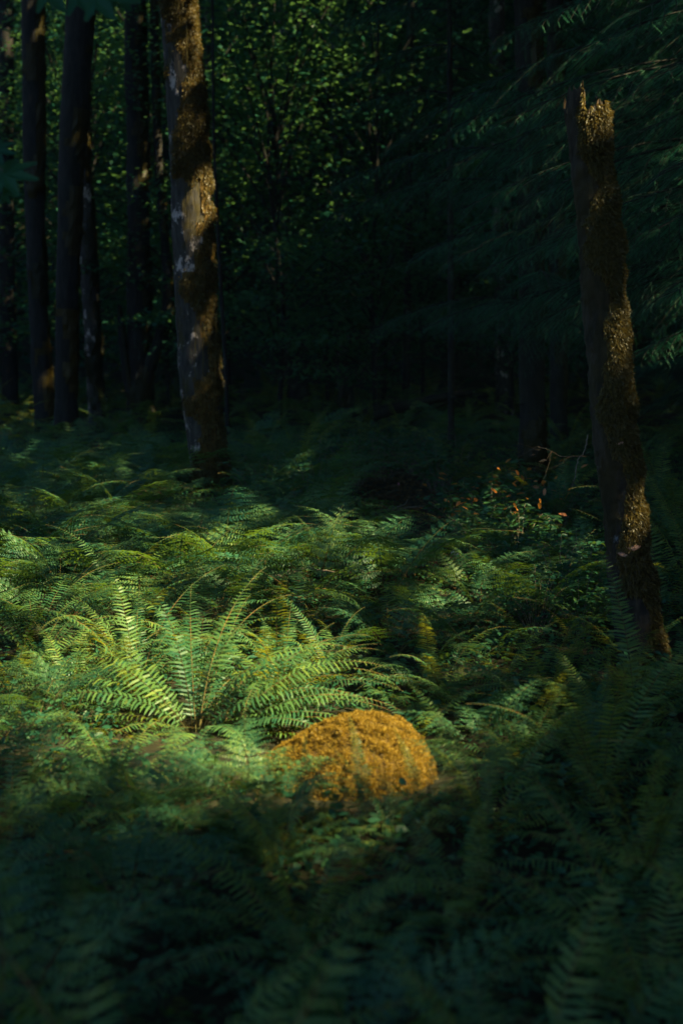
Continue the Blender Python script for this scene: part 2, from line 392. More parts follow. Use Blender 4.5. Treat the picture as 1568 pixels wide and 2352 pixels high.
BLADE = np.array([[0, -.5, 0], [0, .5, 0], [.55, .32, .08], [1, 0, -.05], [.55, -.32, .08]])
BLADE_F = np.array([[0, 4, 3, 2, 1]])
def moss_on(V, dirs, keep, count, size, hang=.6, seed=0, thick=.012, bed=True):
    """raised pad of moss over the kept part of a trunk surface, covered with hanging tufts"""
    r = np.random.default_rng(seed); n, sd, _ = V.shape; A = Acc()
    if bed:
        lift = (thick * np.clip(keep, 0, 1) * (1.1 + 1.6 * vnoise(V.reshape(-1, 3), 9, seed, 3).reshape(n, sd)).clip(.15, 3))[:, :, None]
        W = V + dirs * (lift - .002)
        i = np.arange(n - 1)[:, None]; j = np.arange(sd)[None]; j2 = (j + 1) % sd
        F = np.stack([i * sd + j, i * sd + j2 + 0 * i, (i + 1) * sd + j2, (i + 1) * sd + j], -1)
        mask = (keep[:-1] > 0) & (keep[1:] > 0) & (np.roll(keep, -1, 1)[:-1] > 0) & (np.roll(keep, -1, 1)[1:] > 0)
        if mask.any(): A.add(W.reshape(-1, 3), F[mask], 1)
    else: lift = np.zeros((n, sd, 1))
    ii, jj = np.where(keep > 0)
    wgt = np.clip(keep[ii, jj], 0.05, 1); pick = r.choice(len(ii), count, p=wgt / wgt.sum())
    ii, jj = ii[pick], jj[pick]
    i2 = np.clip(ii + 1, 0, n - 1); j2 = (jj + 1) % sd
    u, v = r.random(count)[:, None], r.random(count)[:, None]
    pos = (V[ii, jj] * (1 - u) + V[i2, jj] * u) * (1 - v) + (V[ii, j2] * (1 - u) + V[i2, j2] * u) * v
    nr = dirs[ii, jj] + r.normal(0, .35, (count, 3)); pos = pos + dirs[ii, jj] * lift[ii, jj]
    d = nr + np.array([0, 0, -hang]) * r.uniform(.3, 1.6, count)[:, None]
    ll = size * r.uniform(.5, 1.5, count)
    S = np.stack([ll, ll * .28, ll], 1)
    A.inst(BLADE, BLADE_F, frames(d, dirs[ii, jj] + r.normal(0, .4, (count, 3))) * S[:, None, :], pos, 0)
    return A

# hero trunk on the left: (px, py) of its axis and half width in px, at 14.6 m
TY = 14.6
ax = [(486, 1150, 50), (476, 1080, 44), (462, 1000, 48), (458, 900, 51), (452, 800, 50), (449, 700, 50), (442, 600, 51), (440, 500, 50),
      (438, 400, 50), (430, 300, 49), (424, 200, 47), (414, 100, 46), (405, 0, 43), (398, -80, 42)]
path = [at(px, py, TY) for px, py, w_ in ax]; rad = [w_ / FPX * TY * .86 for _, _, w_ in ax]
path[0][2] = gz(path[0][0], TY) - .1
top = path[-1]; path += [top + [-.35, .1, 4], top + [-.7, .3, 8], top + [-.8, .5, 13]]; rad += [.17, .12, .05]
alder = empty('mossy_alder', (path[1][0], TY, gz(path[1][0], TY)), 'thick alder trunk with pale lichen plates and golden moss beside the lit ferns', 'tree')
inv = lambda root, A: [v.__isub__(np.array(root.location)) for v in A.v]
A, V, P, rr, D = trunk_acc(path, rad, 40, 420, .10, 21, .12, .03)
inv(alder, A); link('trunk', A.mesh('alder_trunk', [M['bark_alder']], True), alder)
F_ = V.reshape(-1, 3)
def clumps(V, D, seed, right=.35, thr=0.02, f=2.6):
    n, sd, _ = V.shape; F_ = V.reshape(-1, 3)
    k = vnoise(F_ * [1, 1, .8], f, seed, 3) + .55 * vnoise(F_ * [1, 1, .6], 8, seed + 1, 3) + right * (D.reshape(-1, 3) @ np.array([1.0, -.12, 0])) - thr
    return (k * 3).reshape(n, sd)
kp = clumps(V, D, 31, .42, -.02); kp[V[:, :, 2] > 6.5] = -1
B = moss_on(V, D, kp, 40000, .028, 1.0, 3, .026); inv(alder, B)
link('moss', B.mesh('alder_moss', [M['moss'], M['moss_bed']]), alder)
# hanging roots and dangling moss strings
for (px, y0, y1) in ((497, 720, 960), (430, 20, 150), (470, 740, 960), (452, 700, 880), (500, 980, 1080)):
    z0, z1 = at(px, y0, TY - .28), at(px + 3, y1, TY - .28)
    t = np.linspace(0, 1, 16)[:, None]; pts = z0 * (1 - t) + z1 * t + rng.normal(0, .006, (16, 3)).cumsum(0)
    S_ = Acc(); S_.tube(pts, .004, 4, 0); inv(alder, S_); link('hanging_strand', S_.mesh('strand', [M['moss']]), alder)
foot = at(500, 1092, TY - .25)

# snag on the right, 7 m away
TS = 7.0
sx = [(1478, 1600, 62), (1470, 1500, 58), (1455, 1400, 56), (1440, 1300, 54), (1422, 1150, 51), (1412, 1050, 50), (1403, 950, 51), (1392, 850, 53), (1384, 750, 54),
      (1378, 650, 54), (1370, 550, 52), (1360, 450, 50), (1352, 380, 49), (1346, 300, 51), (1344, 262, 53)]
path = [at(px, py, TS) for px, py, w_ in sx]; rad = [w_ / FPX * TS * .84 for _, _, w_ in sx]
snag = empty('mossy_snag', (path[1][0], TS, gz(path[1][0], TS)), 'broken-topped dead trunk clothed in golden moss with shelf fungi at right', 'dead tree')
A, V, P, rr, D = trunk_acc(path, rad, 72, 300, .16, 44, .05, .06)
# jagged broken rim: push the last rings up or down by angle
ang = np.arctan2(D[-1, :, 1], D[-1, :, 0]); n_, sd_, _ = V.shape
cs = np.stack([np.cos(ang), np.sin(ang), ang * 0], 1)
rim = .045 * vnoise(cs, 3.5, 3, 4) + .03 * vnoise(cs, 14, 8, 1) + .115 * np.clip(1.5 - ((D[-1, :, 0] + .62) / .36) ** 4, 0, 1) * (D[-1, :, 1] < .35) + .045 * np.exp(-((D[-1, :, 0] - .72) / .14) ** 2)
wt = np.clip((np.arange(n_) - (n_ - 30)) / 30, 0, 1)[:, None]
Vn = V.copy(); Vn[:, :, 2] += rim[None] * wt
A = Acc(); i = np.arange(n_ - 1)[:, None] * sd_; j = np.arange(sd_)[None]; j2 = (j + 1) % sd_
A.add(Vn.reshape(-1, 3), np.stack([i + j, i + j2, i + sd_ + j2, i + sd_ + j], -1).reshape(-1, 4), 0)
cpt = Vn[-1].mean(0) - [0, 0, .12]; inner = Vn[-1] * .55 + cpt * .45; inner[:, 2] = cpt[2] + .02
A.add(np.concatenate([Vn[-1], inner, [cpt]]), [np.stack([np.arange(sd_), (np.arange(sd_) + 1) % sd_, sd_ + (np.arange(sd_) + 1) % sd_, sd_ + np.arange(sd_)], 1),
      np.stack([sd_ + np.arange(sd_), sd_ + (np.arange(sd_) + 1) % sd_, np.full(sd_, 2 * sd_)], 1)], 1)
inv(snag, A); link('trunk', A.mesh('snag_trunk', [M['bark_snag'], M['deadwood']], True), snag)
kp = clumps(V, D, 61, .80, -.26, 4.2)
B = moss_on(Vn, D, kp, 64000, .021, .9, 5, .017); inv(snag, B)
link('moss', B.mesh('snag_moss', [M['moss'], M['moss_bed']]), snag)
# splintered wood standing on the break
Sp = Acc()
def splinter(px0, px1, tops, ybot, Y, dep=.03):
    """slab of standing wood with a ragged top edge"""
    k = len(tops); xs = np.linspace(px0, px1, k) + rng.uniform(-1, 1, k)
    for q in range(k - 1):
        o = rng.uniform(-.006, .006); dd = dep * rng.uniform(.8, 1.1)
        b0, b1 = at(xs[q], ybot, Y), at(xs[q + 1], ybot, Y); t0, t1 = at(xs[q], tops[q], Y), at(xs[q + 1], tops[q + 1] + rng.uniform(-3, 3), Y)
        v = [b0 + [0, o, 0], b1 + [0, o, 0], b1 + [0, dd, 0], b0 + [0, dd, 0], t0 + [0, o, 0], t1 + [0, o, 0], t1 + [0, dd * .8, -.01], t0 + [0, dd * .8, -.01]]
        Sp.add(v, np.array([[0, 1, 5, 4], [1, 2, 6, 5], [2, 3, 7, 6], [3, 0, 4, 7], [4, 5, 6, 7]]))
for q in range(26):
    k_ = rng.integers(sd_); b0 = Vn[-1, k_] * .9 + cpt * .1; h_ = rng.uniform(.015, .05); e = np.array([rng.normal(0, .006), rng.normal(0, .006), h_]); w0 = rng.uniform(.003, .007)
    Sp.tube(np.array([b0 - [0, 0, .03], b0 + e * .5, b0 + e]), [w0, w0 * .7, .0006], 4)
inv(snag, Sp); link('splintered_top', Sp.mesh('splinters', [M['deadwood']]), snag)
def fungus(px, py, w_, Y, seed):
    r = np.random.default_rng(seed); c = at(px, py, Y); n = 14; A = Acc()
    th = np.linspace(-.1, math.pi + .1, n); ring = np.stack([np.cos(th) * w_, -np.sin(th) * w_ * .8, .15 * w_ * np.sin(2 * th + seed)], 1) * r.uniform(.88, 1.1, (n, 1))
    topv = np.concatenate([ring, ring * .45 + [0, 0, w_ * .25], ring * .85 - [0, 0, w_ * .30]])
    k = np.arange(n - 1)
    A.add(topv, [np.stack([k, k + 1, n + k + 1, n + k], 1), np.stack([k + 2 * n, k + 1 + 2 * n, k + 1, k], 1)])
    A.add(np.concatenate([ring[:] * .45 + [0, 0, w_ * .25], [[0, w_ * .2, w_ * .2]]]), np.stack([k, k + 1, np.full(n - 1, n)], 1))
    A.add(np.concatenate([ring[:] * .85 - [0, 0, w_ * .30], [[0, w_ * .2, -w_ * .5]]]), np.stack([k + 1, k, np.full(n - 1, n)], 1))
    o = link('shelf_fungus', A.mesh('fungus', [M['fungus']], True), None, c)
    return o
for i_, (px, py, w_, lb) in enumerate(((1422, 1016, .026, 'small pale orange bracket fungus high on the mossy snag'),
                          (1452, 1256, .040, 'largest pinkish bracket fungus on the mossy snag'),
                          (1432, 1272, .032, 'thin bracket fungus just left below the largest one on the snag'),
                          (1458, 1292, .020, 'dim small bracket fungus under the cluster on the snag'))):
    tag(fungus(px, py, w_, TS - .105, i_), lb, 'fungus', 'bracket fungi on the snag')

# plainer trunks: axis points (px, py, half width px), depth, material, extra moss
def tree_trunk(name, pts, Yd, mat, label, cat='tree', cont=True, moss=0, group=None, sides=22, n=160, bump=.06, seed=0, h=10, group_=None):
    path = [at(px, py, Yd) for px, py, w_ in pts]; rad = [w_ / FPX * Yd for _, _, w_ in pts]
    path[0][2] = min(path[0][2], gz(path[0][0], Yd) - .15)
    if cont:
        d = path[-1] - path[-2]; d = d / max(.3, d[2]); d = np.clip(d, -.2, 1)
        path += [path[-1] + d * h * .4 * [1, 1, 1], path[-1] + [d[0] * h * .5, 0, h]]; rad += [rad[-1] * .75, rad[-1] * .25]
    root = empty(name, (path[1][0], Yd, gz(path[1][0], Yd)), label, cat, group)
    A, V, P, rr, D = trunk_acc(path, rad, sides, n, bump * 1.5, seed, .35, .05)
    inv(root, A); link('trunk', A.mesh(name + '_trunk', [mat], True), root)
    if moss:
        kp = clumps(V, D, seed + 3, .35, .05, 2.0); kp[V[:, :, 2] > 8] = -1
        B = moss_on(V, D, kp, moss, .035, .8, seed, .02); inv(root, B)
        link('moss', B.mesh(name + '_moss', [M['moss_dark'], M['moss_dark']]), root)
    return root, P, rr

TR = {}
TR['A'] = tree_trunk('conifer', [(112, 1010, 26), (100, 900, 23), (90, 760, 22), (82, 560, 22), (78, 300, 24), (76, 60, 25), (75, -60, 25)], 22, M['bark_dark'],
                     'dark straight trunk nearest the left edge of the photo', moss=1500, seed=71)
TR['B'] = tree_trunk('conifer', [(150, 1010, 26), (152, 900, 25), (155, 700, 25), (160, 500, 27), (166, 300, 30), (182, 120, 32), (190, -60, 32)], 20, M['bark_dark'],
                     'dark trunk second from the left edge, just left of the mottled one', moss=1500, seed=72)
TR['C'] = tree_trunk('alder', [(226, 1000, 19), (222, 920, 18), (214, 800, 19), (207, 680, 19), (200, 520, 19), (190, 380, 18), (184, 200, 18), (186, -60, 17)], 23, M['bark_alder'],
                     'slim mottled pale-barked trunk behind the second dark trunk from the left', moss=2500, seed=73)
TR['D'] = tree_trunk('forked_maple', [(322, 985, 32), (322, 900, 30), (322, 820, 29), (320, 700, 27), (318, 500, 25), (316, 300, 25), (312, 160, 24), (308, -60, 23)], 24, M['bark_dark'],
                     'forked dark tree with a curved mossy limb sweeping up behind the thick alder', moss=4000, seed=74)
rootD = TR['D'][0]
for pts in ([(330, 880, 15), (345, 825, 15), (366, 790, 15), (380, 740, 14), (388, 690, 12), (380, 560, 10), (365, 400, 10), (357, 200, 9), (352, -60, 8)],
            [(300, 900, 12), (292, 860, 11), (284, 800, 9), (278, 750, 8), (275, 700, 4)]):
    path = [at(px, py, 23.9) for px, py, _ in pts]
    A, V, P, rr, D = trunk_acc(path, [w_ / FPX * 24 for _, _, w_ in pts], 12, 90, .06, 8, 0, .02)
    B = moss_on(V, D, clumps(V, D, 90, .3, .05, 2.), 800, .03, .8, 4, .015)
    inv(rootD, A); link('limb', A.mesh('maple_limb', [M['bark_dark']], True), rootD)
    inv(rootD, B); link('moss', B.mesh('limb_moss', [M['moss_dark'], M['moss_dark']]), rootD)
TR['G'] = tree_trunk('hemlock', [(1222, 1010, 30), (1222, 900, 29), (1220, 700, 29), (1216, 450, 28), (1212, 210, 28), (1210, 60, 29), (1208, -60, 29)], 15, M['bark_dark'],
                     'rusty brown hemlock trunk standing behind the drooping needle sprays', moss=7000, seed=75)
TR['H'] = tree_trunk('young_hemlock', [(1036, 960, 8), (1036, 800, 7.5), (1034, 600, 7), (1033, 300, 6.5), (1032, 100, 6), (1031, -60, 6)], 17, M['bark_dark'],
                     'thin dark pole of a young hemlock with many bare twigs', moss=0, seed=76, sides=10)
TR['I'] = tree_trunk('stump', [(685, 900, 26), (685, 860, 22), (683, 800, 20), (680, 768, 12)], 26, M['bark_dark'],
                     'low broken dark stump far back in the shade near the middle', 'stump', cont=False, seed=77, moss=0)
TR['J'] = tree_trunk('sapling', [(524, 900, 5), (518, 820, 5), (510, 700, 4.5), (504, 600, 4), (498, 480, 4), (490, 300, 3), (488, -60, 3)], 19, M['bark_dark'],
                     'thin bent sapling stem just right of the thick alder', seed=78, sides=8, bump=.02)
TR['K'] = tree_trunk('alder', [(508, 900, 7), (500, 760, 7), (494, 640, 8), (486, 540, 8), (480, 300, 8), (478, -60, 7)], 28, M['bark_alder'],
                     'pale slender trunk half hidden behind the thick alder', seed=79, sides=10)
TR['L'] = tree_trunk('alder', [(790, 950, 13), (786, 800, 13), (780, 500, 12), (772, 250, 11), (765, -60, 11)], 31, M['bark_alder'],
                     'pale grey trunk far back between leafy branches near the middle', seed=80, sides=12)
TR['M'] = tree_trunk('alder', [(1160, 900, 20), (1150, 500, 19), (1142, 150, 18), (1138, -60, 17)], 27, M['bark_alder'],
                     'pale trunk far back just left of the rusty hemlock trunk', seed=81, sides=12)
TR['N'] = tree_trunk('alder', [(660, 900, 12), (655, 500, 11), (650, 40, 11), (650, -60, 11)], 34, M['bark_alder'],
                     'pale trunk farthest back, top left of the middle clearing', seed=82, sides=12)
TR['O'] = tree_trunk('conifer', [(25, 1000, 20), (22, 800, 18), (16, 500, 17), (14, -60, 17)], 27, M['bark_dark'],
                     'dim trunk cut by the left edge of the photo', seed=83, sides=12)
TR['P'] = tree_trunk('conifer', [(1286, 960, 20), (1280, 800, 19), (1276, 500, 18), (1272, -60, 18)], 20, M['bark_dark'],
                     'dark trunk in deep shade between the rusty hemlock and the snag', seed=84, sides=12, moss=800)
TR['Q'] = tree_trunk('conifer', [(930, 940, 9), (936, 700, 9), (940, 300, 8), (944, -60, 8)], 25, M['bark_dark'],
                     'narrow dark trunk in shade left of the young hemlock pole', seed=85, sides=10)
# unseen trees added to carry the shade-casting roof of leaves
OUT = [(4.6, 1.0), (7.5, 10.5), (5.2, 13.5), (12, -1), (13, 12), (9, 18), (16, 6), (20, 14), (18, -3), (24, 4), (14, 22), (7, -4), (-5.5, 6), (-8, 13), (-7, -2), (0.5, -6), (22, 22), (-12, 20), (8, 28), (28, 12)]
outs = []
for k_, (x, y) in enumerate(OUT):
    z0 = gz(x, y); r = random.Random(k_); rd = r.uniform(.16, .3)
    root = empty('unseen_shade_tree', (x, y, z0), ['tall unseen tree added for its shade, off to the right', 'tall unseen tree added to hold the canopy, left or behind'][x < 2], 'tree', 'added unseen canopy trees')
    A, *_ = trunk_acc([(0, 0, -.2), (r.uniform(-.2, .2), r.uniform(-.2, .2), 5), (r.uniform(-.5, .5), r.uniform(-.5, .5), 11), (0, 0, 18)], [rd, rd * .85, rd * .6, .04], 14, 50, .06, k_, .2)
    link('trunk', A.mesh('tall_trunk', [M['bark_dark']], True), root); outs.append((root, x, y))

# ---------------------------------------------------------------- unseen leaf roof, added to cast shade, gaps cut for chosen sun patches
# light shafts: point they reach, radius across the shaft, how open (1 = clear)
def TP(px, py, Y): return at(px, py, Y)
SHAFTS = [(TP(430, 1540, 5.8), .95, 1.0), (TP(600, 1600, 5.4), .75, 1.0), (TP(230, 1540, 5.4), .5, .7), (TP(700, 1880, 4.5), .75, .45), (TP(420, 1830, 4.6), .7, .4), (TP(150, 1780, 4.8), .6, .35), (TP(960, 1830, 4.6), .3, .2), (TP(420, 1470, 6.6), 1.0, 1.0), (TP(150, 1330, 8.2), 1.05, .80), (TP(560, 1330, 8.6), .95, .80), (TP(250, 1180, 10.8), .95, .5), (TP(700, 1250, 9.6), .8, .6), (TP(570, 1560, 5.8), .8, 1.0),
          (TP(850, 1280, 9.3), .6, .42), (TP(60, 1540, 6.4), .7, .6), (TP(820, 1700, 5.1), .68, 1.0), (TP(1000, 1380, 8), .8, .2), (TP(1250, 1500, 7), .8, .12), (TP(1090, 1590, 6), .5, .2), (TP(900, 1500, 6.8), .6, .6), (TP(250, 1120, 12.5), 1.0, .35), (TP(470, 1120, 13.2), .9, .35), (TP(1200, 1300, 9), .7, .3), (TP(1480, 1300, 7), .25, .35), (TP(680, 1620, 5.9), .5, 1.0), (TP(950, 1420, 7.6), .4, .4),
          (TP(1150, 1570, 6.4), .42, .2), (TP(1330, 1590, 6.3), .35, .2), (TP(1110, 1140, 11.2), 1.0, .85), (TP(700, 1160, 12), .7, .5),
          (TP(1400, 470, 7), .16, 1.0), (TP(1420, 580, 7), .13, .9), (TP(1440, 800, 7), .20, .7), (TP(1450, 960, 7), .2, .7), (TP(1470, 1240, 7), .22, .5), (TP(1500, 1420, 7), .2, .5),
          (TP(430, 60, 14.5), .7, .7), (TP(450, 330, 14.5), .6, .4), (TP(470, 560, 14.5), .6, .5), (TP(480, 880, 14.5), .45, .45), (TP(500, 1080, 14.4), .3, .5), (TP(480, 650, 14.4), .4, .6),
          (TP(760, 130, 23), 1.5, .9), (TP(620, 300, 22), 1.5, .8), (TP(850, 260, 24), 1.1, .6), (TP(690, 420, 23), 1.2, .5), (TP(560, 130, 23), 1.0, .4), (TP(550, 480, 23), .8, .35),
          (TP(270, 560, 27), 1.6, .9), (TP(370, 480, 27), .8, .7), (TP(230, 700, 27), .9, .6), (TP(120, 380, 27), 1.2, .4), (TP(900, 60, 24), .8, .5)]
SHAFTS = [(c, r_, o * (.36 if c[1] > 20 else 1)) for c, r_, o in SHAFTS]
C_ = np.array([s[0] for s in SHAFTS]); RAD = np.array([s[1] for s in SHAFTS]); OPN = np.array([s[2] for s in SHAFTS])
def open_prob(p):
    """chance that a leaf at p is left out to let sun reach a chosen spot"""
    out = np.zeros(len(p))
    for c, rd, o in zip(C_, RAD, OPN):
        q = p - c; al = q @ SUN; d = np.linalg.norm(q - al[:, None] * SUN, axis=1)
        out = np.maximum(out, np.where(al > 0, o * np.clip(1.25 - (d / rd) ** 2.2, 0, 1), 0))
    return out
rngc = np.random.default_rng(2024)
NC = 230000
px_ = np.stack([rngc.uniform(-24, 36, NC), np.where(rngc.random(NC) < .62, rngc.uniform(10, 58, NC), rngc.uniform(-14, 10, NC)), rngc.uniform(0, 1, NC)], 1)
zlo = np.maximum(9.0, CAM_H + np.maximum(px_[:, 1], 0) * .27 + 1.2)
px_[:, 2] = zlo + px_[:, 2] * 5
keep = rngc.random(NC) > open_prob(px_)
# leaves thinned to the left and behind the camera so skylight fills the shade
cl = vnoise(px_, .22, 5, 2)
over = np.exp(-(((px_[:, 0] + 1) / 7) ** 2 + ((px_[:, 1] - 4) / 9) ** 2))
keep &= ~((px_[:, 0] < -4.5 - np.maximum(0, px_[:, 1] - 15) * .14) & (rngc.random(NC) < .85))
keep &= ~((px_[:, 0] < 2.5) & (rngc.random(NC) < .32))
keep &= ~((px_[:, 1] < -.5) & (px_[:, 0] < 3.5) & (rngc.random(NC) < .75))
tg_ = np.stack([rngc.uniform(-1.3, 1.9, 2600), rngc.uniform(.8, 3.5, 2600), np.full(2600, .6)], 1)  # extra unseen leaves added to keep sun off the near ferns
px_ = np.concatenate([px_[keep], (lambda q: q[open_prob(q) <= 0])(tg_ + SUN * rngc.uniform(12, 18, (2600, 1)))])
NC = len(px_); big_ = open_prob(px_) <= 0
troots = [(TR[k][0], TR[k][1][0][0], TR[k][1][0][1]) for k in ('A', 'B', 'C', 'D', 'G', 'L', 'M', 'N', 'O', 'P')] + [(alder, -1.4, 14.6)] + outs
txy = np.array([[t[1], t[2]] for t in troots])
near = np.argmin(((px_[:, None, :2] - txy[None]) ** 2).sum(-1), 1)
LEAFD = np.array([[0, 0, 0], [.5, .36, .05], [1, 0, 0], [.5, -.36, .05]]); LEAFD_F = np.array([[0, 1, 2, 3]])
for k_, (root, x, y) in enumerate(troots):
    sel = px_[near == k_]
    if not len(sel): continue
    m = len(sel); A = Acc()
    d = np.stack([rngc.normal(0, 1, m), rngc.normal(0, 1, m), rngc.normal(0, .45, m)], 1)
    S = rngc.uniform(.30, .55, m) * np.where(big_[near == k_] & (sel[:, 0] > 2), 1.45, .9)  # leaves enlarged away from the gaps to block stray sun
    A.inst(LEAFD, LEAFD_F, frames(d, np.stack([rngc.normal(.4, .5, m), rngc.normal(0, .5, m), np.ones(m)], 1)) * S[:, None, None], sel)
    for q in range(14):   # limbs that carry the leaves
        e = sel[rngc.integers(m)]; b = np.array([x, y, min(e[2] - 1.0, 12) * rngc.uniform(.8, 1)])
        mid = (b + e) / 2 + [0, 0, .6]; t = np.linspace(0, 1, 8)[:, None]
        if (e[2] + b[2]) / 2 < 2 + max(e[1], b[1]) * .25: continue
        c = (1 - t) ** 2 * b + 2 * t * (1 - t) * mid + t * t * e
        if open_prob(c).max() > 0: continue
        A.tube(c, np.linspace(.06, .015, 8), 5, 1)
    inv(root, A); link('crown', A.mesh('shade_crown', [M['canopy'], M['bark_dark']]), root)

# ---------------------------------------------------------------- leafy understory trees (vine maple)
def maple_leaf_template():
    pts = []
    for k in range(5):
        a0 = R(-84 + 42 * k); L_ = [.7, .92, 1.0, .92, .7][k]
        pts.append([.28 * math.cos(a0 - R(21)), .28 * math.sin(a0 - R(21)), 0]) if k == 0 else None
        pts.append([L_ * math.cos(a0 - R(5)), L_ * math.sin(a0 - R(5)), -.08]); pts.append([L_ * 1.06 * math.cos(a0 + R(2)), L_ * 1.06 * math.sin(a0 + R(2)), -.10])
        pts.append([.50 * math.cos(a0 + R(21)), .50 * math.sin(a0 + R(21)), .02])
    v = np.array([[0, 0, 0]] + pts)
    return v, np.array([[0, k, k + 1] for k in range(1, len(pts))])
ML, MLF = maple_leaf_template()
TRI = np.array([[0, 0, 0], [.5, .2, .02], [1, 0, -.06], [.5, -.2, .02], [.38, .55, -.03], [.1, .32, .0], [.38, -.55, -.03], [.1, -.32, 0]])
TRI_F = np.array([[0, 1, 2, 3], [0, 5, 4, 1], [0, 3, 6, 7]])
def understory(seed, h=6.5, spreadr=2.6, nlay=26, per=150, size=.085, leaf=(TRI, TRI_F)):
    r = np.random.default_rng(seed); A = Acc()
    for q in range(nlay):
        z = r.uniform(.5, h); a_ = r.uniform(0, 6.283); rad_ = spreadr * r.uniform(.35, 1) * (1 - .3 * z / h)
        e = np.array([math.cos(a_) * rad_, math.sin(a_) * rad_, z]); b = np.array([0, 0, z * .65])
        t = np.linspace(0, 1, 9)[:, None]; mid = (b + e) / 2 + [0, 0, .5]
        c = (1 - t) ** 2 * b + 2 * t * (1 - t) * mid + t * t * e
        A.tube(c, np.linspace(.018, .004, 9), 4, 1)
        # flat layered sprays along the limb
        tt = r.beta(2.4, 1.1, per); base = np.stack([np.interp(tt, t[:, 0], c[:, k]) for k in range(3)], 1)
        off = r.normal(0, 1, (per, 3)) * [.42, .42, .06]
        p = base + off; d = off * [1, 1, .3] + r.normal(0, .25, (per, 3)) + [0, 0, -.12]
        A.inst(leaf[0], leaf[1], frames(d, r.normal(0, .17, (per, 3)) + [0, 0, 1]) * (size * r.uniform(.6, 1.3, per))[:, None, None], p)
    return A.mesh('maple_crown', [M['maple'], M['bark_dark']])
def thin_stem(seed, h=6):
    A, *_ = trunk_acc([(0, 0, -.15), (.1, .05, h * .3), (-.15, .1, h * .6), (0, 0, h)], [.045, .035, .025, .01], 8, 40, .05, seed); return A.mesh('maple_stem', [M['bark_dark']], True)
UM = [understory(s, 7.5, 2.6, 34, 190) for s in (201, 202, 203)]; US = [thin_stem(s, 7) for s in (1, 2, 3)]
spots = [(-1.0, 22.5, 1.0), (.6, 24, 1.1), (-2.7, 24.5, 1.0), (-4.8, 27, 1.1), (1.6, 27.5, 1.0), (-6.8, 25, 1.0), (-.3, 27.5, 1.25), (-3.6, 30, 1.2), (-2.2, 28, 1.2), (3.0, 25.5, .9), (4.4, 29, 1.1), (-7.6, 30.5, 1.3), (.9, 31, 1.3), (-5.6, 33, 1.3), (6.8, 26.5, 1.0), (2.6, 33, 1.4), (6.5, 33, 1.4), (-9.5, 28, 1.1)]
for k_, (x, y, s) in enumerate(spots):
    lb = 'leafy vine maple with sunlit yellow-green tips behind the clearing' if k_ in (0, 1, 2, 6) else 'dim leafy understory maple deep in the wood behind the trunks'
    root = empty('vine_maple', (x, y, gz(x, y)), lb, 'tree', 'sunlit vine maples' if k_ in (0, 1, 2, 6) else 'dim understory maples', k_ * 2.1, s)
    link('trunk', US[k_ % 3], root); link('crown', UM[k_ % 3], root)

# far wood closing the view
FW = 130000
p = np.stack([rng.uniform(-26, 26, FW), 34 + 34 * rng.random(FW) ** 1.2, np.zeros(FW)], 1)
p[:, 2] = ground_z(p[:, 0], p[:, 1]) + rng.uniform(0, 15, FW) ** 1.0
ok = vnoise(p, .6, 77, 2) > -.35; p = p[ok]; FW = len(p)
A = Acc(); d = rng.normal(0, 1, (FW, 3)) * [1, 1, .35] + [0, 0, -.15]
A.inst(LEAFD, LEAFD_F, frames(d, rng.normal(0, .35, (FW, 3)) + [0, 0, 1]) * (rng.uniform(.14, .34, FW) * (1 + np.maximum(0, p[:, 1] - 40) * .05))[:, None, None], p)
tag(link('distant_foliage', A.mesh('distant_foliage', [M['canopy']])), 'mass of far leaves closing the view behind all trunks', None, kind='stuff')

